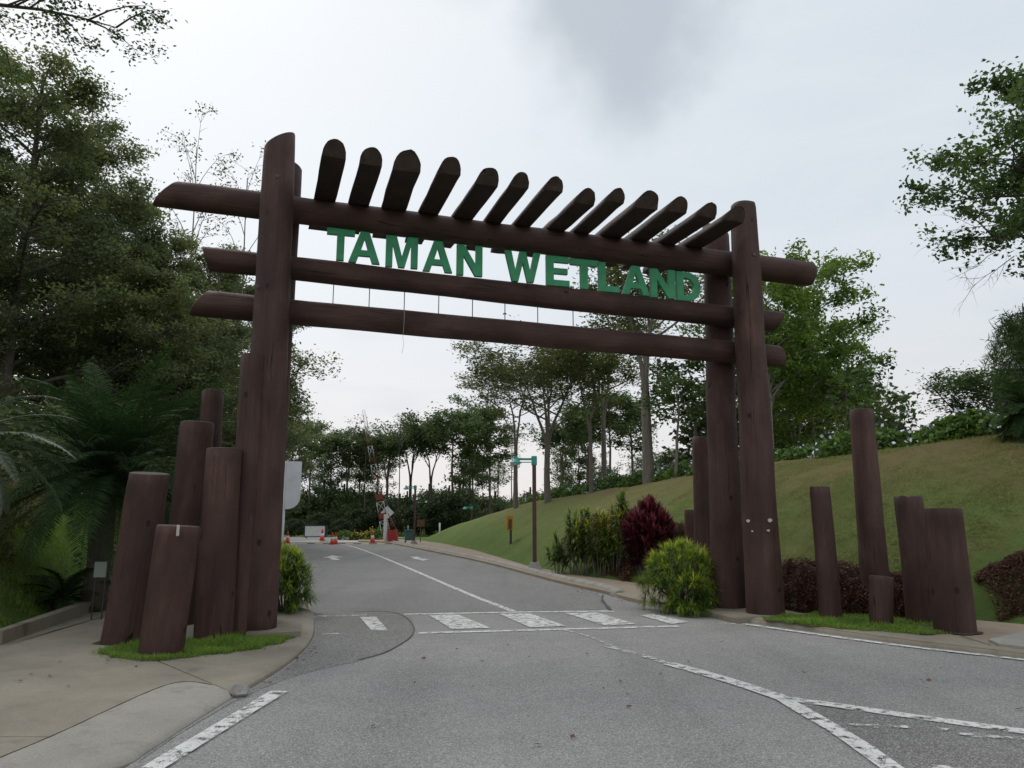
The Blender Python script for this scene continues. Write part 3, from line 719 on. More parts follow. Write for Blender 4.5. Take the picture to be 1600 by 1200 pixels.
# ------------------------------------------------------------------ logs
def log_mesh(Ln, r0, r1, seed, slant0=0., slant1=0., az0=0., az1=0., sides=24, rings=16, amp=.05, bow=.012, round1=.0, chip=False):
    """a barked and painted trunk along +z; slants are metres of rise per metre across the cut ends"""
    V = []; F = []; fm = []; fs = []; o = seed*13.7
    for i in range(rings+1):
        t = i/rings; r = r0+(r1-r0)*t
        for j in range(sides):
            a = 2*PI*j/sides; ca, sa = math.cos(a), math.sin(a)
            rr = r*(1+amp*mnoise.noise((ca*1.3+o, sa*1.3, t*Ln*.7))*1.6+amp*.5*mnoise.noise((ca*3+o, sa*3, t*Ln*2.2)))
            if i in (0, rings): rr *= .985
            s0 = slant0*r*math.cos(a-az0); s1 = slant1*r*math.cos(a-az1)
            z = -s0*(1-t)*1. + t*Ln + s1*t
            if i == rings and chip: z += .05*mnoise.noise((a*2+o, 0, 3))
            bx = bow*math.sin(PI*t)
            V.append((ca*rr+bx, sa*rr, z))
    for i in range(rings):
        for j in range(sides):
            F.append((i*sides+j, i*sides+(j+1) % sides, (i+1)*sides+(j+1) % sides, (i+1)*sides+j)); fm.append(0); fs.append(True)
    for i, top in ((0, False), (rings, True)):
        cx = sum(V[i*sides+j][0] for j in range(sides))/sides; cy = sum(V[i*sides+j][1] for j in range(sides))/sides; cz = sum(V[i*sides+j][2] for j in range(sides))/sides
        b = len(V)
        for j in range(sides):
            v = V[i*sides+j]; V.append((cx+(v[0]-cx)*.95, cy+(v[1]-cy)*.95, cz+(v[2]-cz)*.95+(.007+round1 if top else -.007)))
        V.append((cx, cy, cz+(.014+round1*1.2 if top else -.014))); c = len(V)-1
        for j in range(sides):
            k = (j+1) % sides; q = (i*sides+j, i*sides+k, b+k, b+j); t_ = (b+j, b+k, c)
            F += [q if top else q[::-1], t_ if top else t_[::-1]]; fm += [1, 1]; fs += [round1 > 0]*2
    return mesh('log', V, F, [M_WOOD, M_WOOD2], fm=fm, fs=fs)
def log(name, p0, p1, r0, r1, seed, parent=None, cut0=None, cut1=None, **kw):
    p0, p1 = Vector(p0), Vector(p1); d = p1-p0; qi = d.to_track_quat('Z', 'Y').inverted()
    if cut0 is not None: v = qi @ Vector(cut0); kw['az0'] = math.atan2(v.y, v.x)
    if cut1 is not None: v = qi @ Vector(cut1); kw['az1'] = math.atan2(v.y, v.x)
    me = log_mesh(d.length, r0, r1, seed, **kw)
    o = link(name, me, None, p0, d.to_track_quat('Z', 'Y').to_euler())
    if parent: rel(o, parent)
    return o

# ------------------------------------------------------------------ the gate
Lb = G(394, 975, .22)+Vector((-.04, .26, 0)); Rb = G(1198, 966, .05)+Vector((.08, .28, 0))
gdir = Vector((Rb.x-Lb.x, Rb.y-Lb.y, 0)).normalized(); gn = Vector((-gdir.y, gdir.x, 0)); YAW = math.atan2(gdir.y, gdir.x)
def GP(px, py, o=0.):
    """where a line of sight meets the upright plane of the gate, o metres behind its front posts"""
    d = raydir(px, py); p0 = Lb+gn*o; t = (p0-Vector((0, 0, EYE))).dot(gn)/d.dot(gn); return Vector((0, 0, EYE))+d*t
gate = empty('entrance_gate', (Lb+Rb)/2*Vector((1, 1, 0)) if 0 else Vector(((Lb.x+Rb.x)/2, (Lb.y+Rb.y)/2, 0)), 'huge entrance gate of dark brown logs spanning the road', 'gateway')
BO = .46; RO = .92      # beam plane and rear-post plane behind the front posts
def flat(p, z): return Vector((p.x, p.y, z))
# posts: front left, front right, rear left, rear right
pt_ = GP(437, 222); log('post', Lb+Vector((0, 0, -.2)), pt_, .30, .235, 1, gate, slant1=.62, cut1=gdir, rings=28, sides=26)
pt_ = GP(1161, 326); log('post', Rb+Vector((0, 0, -.2)), pt_, .315, .225, 2, gate, rings=28, sides=26, round1=.06, amp=.045)
b_ = Lb+gn*RO-gdir*.03; t_ = GP(452, 258, RO); log('post', flat(b_, -.1), t_, .25, .215, 3, gate, rings=26, slant1=.3, cut1=-gdir)
b_ = Rb+gn*RO-gdir*.13; t_ = GP(1118, 362, RO); log('post', flat(b_, -.1), t_, .29, .25, 4, gate, rings=26, slant1=.45, cut1=-gdir)
# beams
log('beam', GP(262, 303, BO), GP(1262, 428, BO), .215, .235, 5, gate, slant0=.85, cut0=(0, 0, -1), rings=40, sides=24, round1=.04, amp=.05, bow=.03)
log('beam', GP(322, 404, BO), GP(1214, 503, BO), .185, .20, 6, gate, slant0=.35, cut0=(0, 0, 1), slant1=.5, cut1=(0, 0, 1), rings=40, sides=22, amp=.045, bow=.03)
log('beam', GP(312, 474, BO), GP(1218, 557, BO), .205, .20, 7, gate, slant0=.6, cut0=(0, 0, -1), slant1=-.2, cut1=(0, 0, 1), rings=40, sides=22, amp=.04, bow=.02)
# rafters: (crossing px, far end px, diameter factor)
raft = [((511, 307), (523, 236), 35), ((566, 313), (580, 249), 34), ((623, 322), (637, 255), 41), ((675, 330), (703, 263), 33), ((725, 337), (762, 280), 34), ((777, 343), (811, 286), 28),
        ((822, 348), (865, 291), 28), ((872, 354), (915, 310), 31), ((917, 360), (962, 309), 27), ((961, 368), (1013, 315), 35), ((1009, 372), (1060, 322), 31), ((1051, 378), (1107, 331), 29), ((1090, 386), (1150, 337), 31)]
zA = GP(433, 300, BO-.2).z; zB = GP(1140, 390, BO-.2).z
def rafter_mesh(Ln, w, seed, cham):
    """half-round baulk along +x, flat underside at z=0, front end (x=0) cut back underneath"""
    V = []; F = []; fm = []; fs = []; n = 13; K = 9; o = seed*3.1
    for i in range(K):
        t = i/(K-1)
        for j in range(n):
            if j < 3: y = (-.5+j*.5)*w; z = 0.; y = -y
            else:
                a = PI*(j-2)/(n-2+0.0); y = -math.cos(a)*w*.5; z = math.sin(a)**.8*w*.62
            k = 1+.10*mnoise.noise((t*Ln*1.6+o, y*4, z*4)); x = t*Ln
            if i == 0: x += (1-z/(w*.62))*cham*(.8+.3*mnoise.noise((y*9+o, 1, 2)))+.03*mnoise.noise((o+y*14, z*14, 0))
            elif i == 1: x = max(x, cham*1.25)
            V.append((x, y*k, z*k+.012*mnoise.noise((t*Ln*3+o, y*6, 4))))
    for i in range(K-1):
        for j in range(n): F.append((i*n+j, i*n+(j+1) % n, (i+1)*n+(j+1) % n, (i+1)*n+j)[::-1]); fm.append(0); fs.append(j > 2)
    F.append(tuple(range(n))); fm.append(1); fs.append(False); F.append(tuple((K-1)*n+j for j in range(n))[::-1]); fm.append(1); fs.append(False)
    me = mesh('rafter', V, F, [M_RAFT, M_WOOD2], fm=fm, fs=fs)
    import bmesh
    bm = bmesh.new(); bm.from_mesh(me); bmesh.ops.recalc_face_normals(bm, faces=bm.faces); bm.to_mesh(me); bm.free(); return me
M_RAFT = wood_mat('rafter_log', (.034, .020, .017), (.055, .033, .028), (.085, .055, .046))
for i, (c_, e_, w_) in enumerate(raft):
    mid = GP(c_[0], c_[1], BO-.1); zt = zA+(zB-zA)*(c_[0]-433)/707
    def onz(px, py, z): d = raydir(px, py); return Vector((0, 0, EYE))+d*((z-EYE)/d.z)
    ww = w_/1150*mid.y*.98; u = i/12.
    tip = Vector(e_)+(Vector(e_)-Vector(c_)).normalized()*9
    fr = onz(tip.x, tip.y, zt+ww*.3); rear = onz(c_[0]-14-61*u, c_[1]+53-10*u, zt); fr.z = zt; rear.z = zt
    ax = rear-fr; me = rafter_mesh(ax.length, ww, 20+i, ww*.62)
    rel(link('rafter', me, None, fr, (0, 0, math.atan2(ax.y, ax.x))), gate)
# thin steel ties between the two lower beams
for x in (343, 522, 578, 632.5, 686, 738.5, 789, 840, 895, 950, 1005):
    u = (x-433)/707; yt = 436+u*72-12; yb = 463+u*70+12
    m = MB(); a = GP(x, yt, BO-.03); b = GP(x, yb, BO-.03); b = Vector((a.x, a.y, b.z)); m.tube([a, b], .008, 6); o = m.build('tie_rod', [M_STEEL]); o.location = (0, 0, 0); rel(o, gate)
# loose string hanging off the lowest beam
m = MB(); pts = [GP(632, 482, BO-.24), GP(631, 510, BO-.25), GP(629.5, 528, BO-.25), GP(631, 538, BO-.24), GP(628, 552, BO-.24)]; m.tube(pts, .003, 4); rel(m.build('string', [M_CHIP]), gate)
# bolt heads on the posts
for (px, py) in ((433, 276), (424, 381), (1178, 398), (401, 448)):
    c = GP(px, py, -.235); m = MB(); m.tube([Vector((0, 0, 0)), -gn*.012, -gn*.018], [.035, .035, .014], 10, sm=False); rel(m.build('bolt', [M_STEEL], None, c), gate)
for (px, py, s_) in ((1169, 814, 1), (1175, 830, .6), (1203, 813, 1), (1200, 829, .7)):
    c = GP(px, py, -.25 if px < 1190 else -.31); m = MB(); q = []
    for k in range(7):
        a = 2*PI*k/7; rr = .03*s_*random.uniform(.6, 1.2); q.append(gdir*math.cos(a)*rr*1.5+Vector((0, 0, math.sin(a)*rr)))
    m.add(q+[v-gn*.012 for v in q], [tuple(range(7, 14))]+[(k, (k+1) % 7, 7+(k+1) % 7, 7+k) for k in range(7)]); rel(m.build('paint_chip', [M_CHIP], None, c), gate)
# plinths the posts stand on
def plinth(pl, z): m = MB(); m.prism(pl, 0, z); o = m.build('plinth', [M_KERBM]); rel(o, gate)
plinth(P2([(384, 989), (470, 986), (469, 967), (396, 967)], .14), .135)
q = Rb+gn*.45-gdir*.1; m = MB(); m.box(Vector((q.x, q.y, .03)), (1.35, 1.6, .14), rz=YAW, bev=.02); rel(m.build('plinth', [M_KERBM]), gate)

# ------------------------------------------------------------------ sign letters standing on the middle beam
def glyph(ch):
    H_ = 1.; s = .20
    if ch == 'T': return [[(0, H_), (0, H_-s), (.32, H_-s), (.32, 0), (.56, 0), (.56, H_-s), (.88, H_-s), (.88, H_)]], .88
    if ch == 'L': return [[(0, H_), (0, 0), (.72, 0), (.72, s), (.24, s), (.24, H_)]], .72
    if ch == 'E': return [[(0, H_), (0, 0), (.76, 0), (.76, s), (.24, s), (.24, .41), (.70, .41), (.70, .60), (.24, .60), (.24, H_-s), (.75, H_-s), (.75, H_)]], .76
    if ch == 'A': return [[(.37, H_), (0, 0), (.25, 0), (.33, .22), (.70, .22), (.78, 0), (1.03, 0), (.66, H_)], [(.40, .40), (.515, .76), (.63, .40)]], 1.03
    if ch == 'M': return [[(0, H_), (0, 0), (.22, 0), (.22, .72), (.42, 0), (.62, 0), (.82, .72), (.82, 0), (1.04, 0), (1.04, H_), (.70, H_), (.52, .36), (.34, H_)]], 1.04
    if ch == 'N': return [[(0, H_), (0, 0), (.23, 0), (.23, .64), (.63, 0), (.88, 0), (.88, H_), (.65, H_), (.65, .37), (.25, H_)]], .88
    if ch == 'W': return [[(0, H_), (.27, 0), (.51, 0), (.68, .62), (.85, 0), (1.09, 0), (1.36, H_), (1.11, H_), (.96, .36), (.80, H_), (.56, H_), (.40, .36), (.25, H_)]], 1.36
    if ch == 'D':
        o = [(0, H_), (0, 0), (.40, 0)]+[(.40+.46*math.sin(a), .5-.5*math.cos(a)) for a in [PI*k/12 for k in range(1, 12)]]+[(.40, H_)]
        i_ = [(.24, .20), (.24, .80), (.36, .80)]+[(.36+.26*math.sin(a), .5+.3*math.cos(a)) for a in [PI*k/10 for k in range(1, 10)]]+[(.36, .20)]
        return [o, i_], .86
def letter_mesh(ch, w, h, dep):
    loops, gw = glyph(ch); sx = w/gw; V = []; F = []; fl = [[Vector((x*sx, y*h, 0)) for x, y in lp] for lp in loops]
    tri = geometry.tessellate_polygon(fl); fp = [p for lp in fl for p in lp]; n = len(fp)
    V = [(p.x, 0, p.y) for p in fp]+[(p.x, dep, p.y) for p in fp]
    for t in tri:
        a, b, c = [fp[k] for k in t]; cr = (b-a).cross(c-a).z
        t = tuple(t) if cr > 0 else tuple(t)[::-1]
        F.append(t); F.append(tuple(k+n for k in t[::-1]))
    b = 0
    for lp in fl:
        k = len(lp)
        for i in range(k): F.append((b+i, b+(i+1) % k, b+n+(i+1) % k, b+n+i))
        b += k
    me = mesh('letter', V, F, [M_LETTER]); return me
word = [('T', 510, 554), ('A', 545, 594), ('M', 603, 653), ('A', 661, 707), ('N', 714, 754), ('W', 789, 845), ('E', 854, 890), ('T', 892, 934), ('L', 936, 968), ('A', 972, 1015), ('N', 1017, 1055), ('D', 1058, 1095)]
LO = BO+.02
sign = empty('gate_sign', GP(510, 404, LO), 'raised green capital letters TAMAN WETLAND standing on the middle beam', 'sign')
zl0 = GP(530, 404, LO).z-.03; zl1 = GP(1076, 468, LO).z-.03
for ch, a, b in word:
    ya = 404+(a-530)*64/546; A = GP(a, ya-20, LO); B = GP(b, ya-15, LO); w = ((B-A).xy).length
    z = zl0+(zl1-zl0)*(a-530)/546
    me = letter_mesh(ch, w, .54, .07); o = link('letter', me, None, (A.x, A.y, z), (0, 0, YAW)); rel(o, sign)

# ------------------------------------------------------------------ log bollards
def bollard(base, top, r0, r1, label, seed, zb=.12, dy=None, **kw):
    b = G(base[0], base[1], zb); b = b+Vector((b.x/b.y*r0, r0, 0)); t = AY(top[0], top[1], b.y+kw.pop('back', 0.))
    o = log('log_bollard', b+(b-t).normalized()*.1, t, r0, r1, seed, None, **kw)
    props(o, label, 'bollard', 'log bollards beside the gate'); return o
zp = KZ-.01
bollard((191, 1010), (234, 740), .265, .25, 'leftmost dark brown log bollard of the left group, leaning slightly', 41, zp, rings=18, slant1=.1)
bollard((251, 1028), (279, 822), .245, .245, 'shortest brown log bollard of the left group with a pale scar at its top', 42, zp, rings=16)
b = G(275, 985, zp); 
bollard((276, 980), (308, 661), .27, .26, 'broad tall log bollard in the second row of the left group', 43, zp, rings=20)
bollard((312, 968), (333, 615), .19, .18, 'thin dark log bollard, tallest at the back of the left group', 44, zp, rings=20, slant1=.3)
bollard((333, 1004), (351, 702), .245, .235, 'tall round log bollard just left of the left gate posts', 45, zp, rings=20)
bollard((371, 993), (397, 556), .175, .18, 'slender log pillar as high as the lower beam ends, touching the left gate post', 46, .09, rings=24)
sc_ = bpy.data.objects['log_bollard.001']; m = MB(); c = G(279, 828, 0)
pp = sc_.location; cc = AY(278, 829, pp.y-.255); m.box(cc, (.035, .02, .13), bev=.008); o = m.build('pale_scar', [M_CHIP]); o.parent = sc_; o.matrix_parent_inverse = sc_.matrix_basis.inverted()
zr = RKZ
bollard((1299, 969), (1280, 761), .175, .155, 'slim log bollard standing alone, nearest the right gate post', 51, zr, rings=16, amp=.04)
bollard((1372, 962), (1346, 641), .23, .19, 'tallest log bollard of the right group, behind the low stump', 52, zr, rings=22)
bollard((1378, 980), (1377, 901), .165, .17, 'very low stump-like log bollard with a vertical crack', 53, zr, rings=10)
bollard((1440, 976), (1419, 777), .215, .20, 'log bollard with a chipped top, second from the right end', 54, zr, rings=16, chip=True)
bollard((1493, 990), (1473, 795), .265, .245, 'thick rightmost log bollard of the right group', 55, zr, rings=16)
m = MB(); st_ = bpy.data.objects['log_bollard.008']; c0 = AY(1378, 903, st_.location.y-.168); c1 = AY(1380, 972, st_.location.y-.17); m.box((c0+c1)/2, (.008, .012, (c0-c1).length), bev=0); o = m.build('crack', [M_STEEL]); o.parent = st_; o.matrix_parent_inverse = st_.matrix_basis.inverted()
def bollard_y(base, top, y, r0, r1, label, seed, zb=0., **kw):
    b = AY(base[0], base[1], y); b.z = max(zb, gh(b.x, b.y))-.05; t = AY(top[0], top[1], y)
    return props(log('log_bollard', b, t, r0, r1, seed, None, **kw), label, 'bollard', 'log bollards beside the gate')
bollard_y((1099, 862), (1097, 684), 14.9, .19, .19, 'tall crooked log bollard behind the right gate posts', 56, amp=.08, rings=20)
bollard_y((1079, 850), (1079, 797), 15.9, .13, .13, 'short log bollard half hidden behind the right gate posts', 57)

# contact shade painted as ragged dark brown sheets round the foot of each log
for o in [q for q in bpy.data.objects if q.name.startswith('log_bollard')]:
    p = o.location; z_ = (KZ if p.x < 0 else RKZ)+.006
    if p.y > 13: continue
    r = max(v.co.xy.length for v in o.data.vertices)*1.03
    sheet('contact_shade', ragged([(p.x+math.cos(a)*r, p.y+math.sin(a)*r) for a in [2*PI*k/24 for k in range(24)]], .10, p.x*3), z_, M_CONTACT)
# ------------------------------------------------------------------ trees
def rodr(v, k, a):
    return v*math.cos(a)+k.cross(v)*math.sin(a)+k*k.dot(v)*(1-math.cos(a))
def bez(a, b, c, n): return [a*(1-t)**2+b*2*t*(1-t)+c*t*t for t in [i/n for i in range(n+1)]]
def tree_meshes(seed, H, R, cb=.45, tr=.16, shape='oval', limbs=12, subs=6, twigs=3, leaf=.22, nleaf=24, clump=.5, flat=.5, lmat=ML_FOREST, bmat=MB_DARK, fork=0, lean=(0, 0), aspect=.5, sides=6, droop=0., top=.97, gap=0., wob=.12, vertspread=.4):
    """trunk+limbs mesh and crown mesh; local origin at the base"""
    rd = random.Random(seed); rs = np.random.RandomState(seed); m = MB()
    stems = []
    def stem(az, out_, h0, hs, r, base=Vector((0, 0, 0))):
        P = [base]; k = 7
        for i in range(1, k+1):
            t = i/k; z = h0+(hs-h0)*t; o_ = out_*t**1.3
            P.append(base+Vector((math.cos(az)*o_+lean[0]*t*H+rd.uniform(-wob, wob)*t*(1.2-t)*2, math.sin(az)*o_+lean[1]*t*H+rd.uniform(-wob, wob)*t*(1.2-t)*2, z)))
        rad = [r*(1-.82*(i/k)) for i in range(k+1)]; rad[0] *= 1.25
        m.tube(P, rad, 8 if r > .1 else 6, cap=False); return P, rad
    if fork:
        hf = H*cb*.75; P0 = [Vector((0, 0, -.15)), Vector((rd.uniform(-.05, .05), 0, hf*.5)), Vector((rd.uniform(-.08, .08), rd.uniform(-.08, .08), hf))]
        m.tube(P0, [tr*1.25, tr, tr*.9], 9, cap=False)
        for i in range(fork):
            stems.append(stem(2*PI*i/fork+rd.uniform(-.4, .4), R*rd.uniform(.25, .5), 0, H*top*rd.uniform(.82, 1)-hf, tr*.62, P0[-1]))
    else:
        stems.append(stem(0, 0, -.15, H*top, tr))
    C = []; CV = []; CD = []
    def at_h(st, h):
        P, rad = st
        for i in range(len(P)-1):
            if P[i].z <= h <= P[i+1].z:
                t = (h-P[i].z)/(P[i+1].z-P[i].z); return P[i].lerp(P[i+1], t), rad[i]*(1-t)+rad[i+1]*t
        return P[-1], rad[-1]
    for i in range(limbs):
        st = stems[i % len(stems)]; u = (i+.5)/limbs
        h = H*(cb+(top-.04-cb)*u**.9)+rd.uniform(-.03, .03)*H
        p, pr = at_h(st, h); az = i*2.39996+rd.uniform(-.5, .5)
        if shape == 'oval': rr = R*math.sin(PI*min(1, .18+.80*u))**.6; rise = H*.10*(1-u*.3)
        elif shape == 'umbrella': rr = R*(1-.35*u)*rd.uniform(.75, 1.05); rise = (H*rd.uniform(.84, 1.)-h)
        elif shape == 'cone': rr = R*(1-u)**.75+.25; rise = H*.02
        elif shape == 'column': rr = R*rd.uniform(.7, 1); rise = H*.12
        elif shape == 'layer': rr = R*(1-.55*u)*rd.uniform(.6, 1.1); rise = H*.04+rd.uniform(-.01, .04)*H
        else: rr = R; rise = H*.1
        rr *= rd.uniform(.78, 1.12)
        e = p+Vector((math.cos(az)*rr, math.sin(az)*rr, rise)); c_ = p+Vector((math.cos(az)*rr*.5, math.sin(az)*rr*.5, rise*.25 if shape == 'umbrella' else rise*.9))
        path = bez(p, c_, e, 5); r0 = min(pr*.7, .02+rr*.022); m.tube(path, [r0*(1-.8*k/5) for k in range(6)], 5, cap=False)
        var_l = rd.uniform(.2, .75)
        for s_ in range(subs):
            t = .3+.7*(s_+rd.random())/subs; q = path[min(5, int(t*5))].lerp(path[min(5, int(t*5)+1)], t*5-int(t*5)) if t < 1 else path[5]
            az2 = az+rd.choice((-1, 1))*rd.uniform(.3, 1.3); l2 = rr*rd.uniform(.22, .5)*(1.15-t*.4)+.15
            el_ = rd.uniform(-.15, vertspread*1.6)
            e2 = q+Vector((math.cos(az2)*l2, math.sin(az2)*l2, l2*el_-droop*l2)); pth = bez(q, q.lerp(e2, .5)+Vector((0, 0, l2*.15)), e2, 3)
            m.tube(pth, [r0*.35+.004, r0*.25+.004, r0*.15+.003, .003], 3, cap=False)
            for w_ in range(twigs):
                tt = (w_+1)/twigs
                if rd.random() < gap: continue
                c = q.lerp(e2, tt*.85+.15)+Vector((rd.gauss(0, .18), rd.gauss(0, .18), rd.gauss(0, .10)))*l2
                C.append(c); CV.append(np.clip(var_l+rd.uniform(-.38, .38)+.12*u, 0, 1)); CD.append((c-p).normalized())
    C = np.array([tuple(c) for c in C]); CV = np.array(CV); CD = np.array([tuple(c) for c in CD])
    n = nleaf; sg = clump*.45; pos = np.repeat(C, n, 0)+rs.normal(size=(len(C)*n, 3))*np.array([sg, sg, sg*(1-flat*.6)])*np.repeat(rs.uniform(.6, 1.3, (len(C), 1)), n, 0)
    if droop: pos[:, 2] -= np.abs(rs.normal(0, droop*.5, len(pos)))
    V_, Q_, A_ = leaves(pos, leaf, rs, aspect, flat, np.repeat(CV, n), droop)
    return m.mesh('trunk', [bmat]), np_mesh('crown', V_, Q_, lmat, A_)
VAR = {}
def variant(key, **kw):
    VAR[key] = tree_meshes(**kw)
def plant_tree(name, key, x, y, label, group=None, z=None, s=1., rz=None, sz=None, category='tree'):
    o = empty(name, (x, y, (gh(x, y) if z is None else z)), label, category, group)
    rz = random.uniform(0, 2*PI) if rz is None else rz
    for nm, me in zip(('trunk', 'crown'), VAR[key]):
        c = link(nm, me, o, None, (0, 0, rz)); c.scale = (s, s, sz if sz else s)
    return o
def tree_px(name, key, px, y, top_px, Hv, label, group=None, **kw):
    """stand a tree where it is seen: column px at distance y, crown top at top_px"""
    b = AY(px, 800, y); z0 = gh(b.x, y); zt = AY(px, top_px, y).z; s_ = (zt-z0)/Hv
    return plant_tree(name, key, b.x, y, label, group, z0-.05, s_, **kw)

# far forest kinds (H 14)
for k in range(4):
    variant('far%d' % k, seed=100+k, H=14, R=(3.0, 3.6, 2.7, 3.3)[k], cb=(.54, .58, .5, .56)[k], tr=.20, shape=('umbrella', 'oval', 'oval', 'umbrella')[k], limbs=15, subs=6, twigs=3, leaf=.42, nleaf=16, clump=1.0, flat=.6, lmat=ML_FOREST, bmat=MB_DARK, fork=(2, 0, 0, 3)[k])
variant('farthin', seed=120, H=14, R=2.2, cb=.62, tr=.10, shape='umbrella', limbs=10, subs=4, twigs=2, leaf=.3, nleaf=9, clump=.7, flat=.7, lmat=ML_UMB, bmat=MB_DARK, gap=.25)
variant('fartall', seed=121, H=14, R=2.4, cb=.25, tr=.13, shape='column', limbs=24, subs=5, twigs=3, leaf=.38, nleaf=14, clump=.8, flat=.4, lmat=ML_FOREST, bmat=MB_DARK)
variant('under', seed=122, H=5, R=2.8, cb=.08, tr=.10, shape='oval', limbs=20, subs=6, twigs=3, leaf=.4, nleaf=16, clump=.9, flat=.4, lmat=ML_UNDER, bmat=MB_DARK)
rf = random.Random(5)
fg = 'dark forest trees beyond the barrier'
spec = [  # px, distance, top px, kind, label
 (452, 92, 655, 'far1', 'dark forest tree directly right of the left gate posts'),
 (482, 88, 664, 'far2', 'dense round forest tree above the white notice board'),
 (515, 96, 672, 'fartall', 'narrow dark forest tree just right of the notice board'),
 (540, 90, 668, 'far0', 'broad dark forest tree left of the raised barrier pole'),
 (569, 86, 651, 'farthin', 'thin nearly bare tall tree behind the raised barrier pole'),
 (588, 99, 680, 'far1', 'low sparse tree between the barrier pole and the bright sky gap'),
 (604, 88, 668, 'far3', 'loose pale forest tree filling the gap left of the slim flat-topped tree'),
 (560, 94, 690, 'far2', 'dark low forest tree just left of the raised barrier pole top'),
 (622, 84, 648, 'farthin', 'slim flat-topped tree with two straight trunks, right of the bright gap'),
 (640, 92, 652, 'far3', 'pale green flat-topped forest tree behind the distant street lamp'),
 (672, 88, 646, 'far0', 'wide dark forest tree right of the distant street lamp'),
 (706, 84, 640, 'far1', 'tall dense forest tree left of the amber sign'),
 (738, 90, 634, 'fartall', 'tall narrow forest tree above the hidden third lamp'),
 (765, 82, 640, 'far2', 'dark forest tree just left of the nearest street lamp'),
 (800, 94, 660, 'farthin', 'thin forest tree behind the nearest street lamp'),
 (880, 78, 650, 'far3', 'dark forest tree seen under the umbrella-shaped crown'),
 (920, 74, 625, 'far0', 'dark forest tree behind the paired slim trunks'),
 (955, 70, 610, 'far1', 'dense dark forest tree left of the forked grey trunk'),
 (990, 72, 620, 'far2', 'dark rounded forest tree right behind the forked grey trunk'),
 (905, 84, 660, 'fartall', 'narrow dark forest tree in the gap of the hill trees'),
]
for px, y, tp, k, lab in spec:
    tree_px('forest_tree', k, px, y, tp, 14, lab, fg, sz=None)
# more of the wood behind, standing in one dark mass
def mass(seed, n, xr, yr, keys, hs, name, label=None):
    rs_ = random.Random(seed)
    for i in range(n):
        px = rs_.uniform(*xr); y = rs_.uniform(*yr)
        yield px, y, rs_.choice(keys), rs_.uniform(*hs)
def merged_wood(name, items, lmat=ML_FOREST):
    """a far wood that reads as one mass: crowns and trunks joined"""
    rs_ = np.random.RandomState(77); VV = []; QQ = []; AA = []; b = 0; tb = MB()
    for (px, y, key, s_) in items:
        me = VAR[key][1]; n = len(me.vertices); co = np.empty(n*3, np.float32); me.vertices.foreach_get('co', co); co = co.reshape(-1, 4, 3)
        sel = rs_.rand(len(co)) < .45; co = co[sel].reshape(-1, 3); var = np.empty(n, np.float32); me.attributes['var'].data.foreach_get('value', var); var = var.reshape(-1, 4)[sel].ravel()
        a = rs_.uniform(0, 6.28); R2 = np.array([[math.cos(a), -math.sin(a), 0], [math.sin(a), math.cos(a), 0], [0, 0, 1]])
        p = AY(px, 800, y); z0 = gh(p.x, y); co = (co @ R2.T)*s_+np.array([p.x, y, z0])
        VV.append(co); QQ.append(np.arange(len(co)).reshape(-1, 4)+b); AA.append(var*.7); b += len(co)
        tb.tube([(p.x, y, z0-.2), (p.x+rs_.uniform(-.3, .3), y, z0+6*s_), (p.x, y, z0+12*s_ if key != 'under' else z0+3)], [.17*s_, .13*s_, .05], 5, cap=False)
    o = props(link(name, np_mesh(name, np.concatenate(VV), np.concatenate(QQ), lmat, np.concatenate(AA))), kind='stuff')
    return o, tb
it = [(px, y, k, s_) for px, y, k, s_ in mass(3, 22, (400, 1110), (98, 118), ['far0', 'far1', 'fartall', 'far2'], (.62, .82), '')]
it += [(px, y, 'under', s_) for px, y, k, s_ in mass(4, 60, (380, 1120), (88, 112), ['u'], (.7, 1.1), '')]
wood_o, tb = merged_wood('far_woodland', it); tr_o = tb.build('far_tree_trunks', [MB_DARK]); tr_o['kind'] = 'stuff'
rng = random.Random(9)
for i, (px, y, tp, lab) in enumerate([(462, 74, 812, 'low dark shrub left of the white notice board'), (500, 78, 803, 'dark undergrowth shrub behind the white notice board'), (535, 76, 812, 'round dark shrub right of the white notice board'), (560, 80, 797, 'dark shrub behind the yellow flowers'), (600, 82, 790, 'dark shrub behind the barrier post'), (640, 78, 794, 'dark shrub behind the green bin'), (670, 80, 786, 'dark shrub between the distant lamp and the hill'), (700, 82, 778, 'dark shrub where the hill ends on the left')]):
    tree_px('shrub', 'under', px, y, tp, 5, lab, 'shrubs at the forest edge', category='shrub')

# trees on the hill crest
variant('umb1', seed=201, H=9, R=5.0, cb=.46, tr=.17, shape='umbrella', limbs=22, subs=8, twigs=3, leaf=.19, nleaf=32, clump=.62, flat=.75, lmat=ML_UMB, bmat=MB_GREY, fork=4, gap=.08)
variant('umb2', seed=202, H=9, R=3.6, cb=.5, tr=.13, shape='umbrella', limbs=16, subs=7, twigs=3, leaf=.21, nleaf=22, clump=.6, flat=.7, lmat=ML_UMB, bmat=MB_GREY, fork=2, gap=.12)
variant('fork', seed=203, H=10, R=3.4, cb=.5, tr=.21, shape='umbrella', limbs=18, subs=7, twigs=3, leaf=.2, nleaf=24, clump=.6, flat=.6, lmat=ML_UMB, bmat=MB_GREY, fork=3, gap=.05)
variant('small', seed=204, H=5, R=1.7, cb=.45, tr=.10, shape='oval', limbs=10, subs=5, twigs=3, leaf=.24, nleaf=14, clump=.5, flat=.4, lmat=ML_MID, bmat=MB_GREY, lean=(.06, 0), gap=.15)
variant('gateR', seed=205, H=10, R=2.5, cb=.30, tr=.13, shape='column', limbs=34, subs=6, twigs=3, leaf=.22, nleaf=26, clump=.5, flat=.35, lmat=ML_BRIGHT, bmat=MB_PALE, gap=.15)
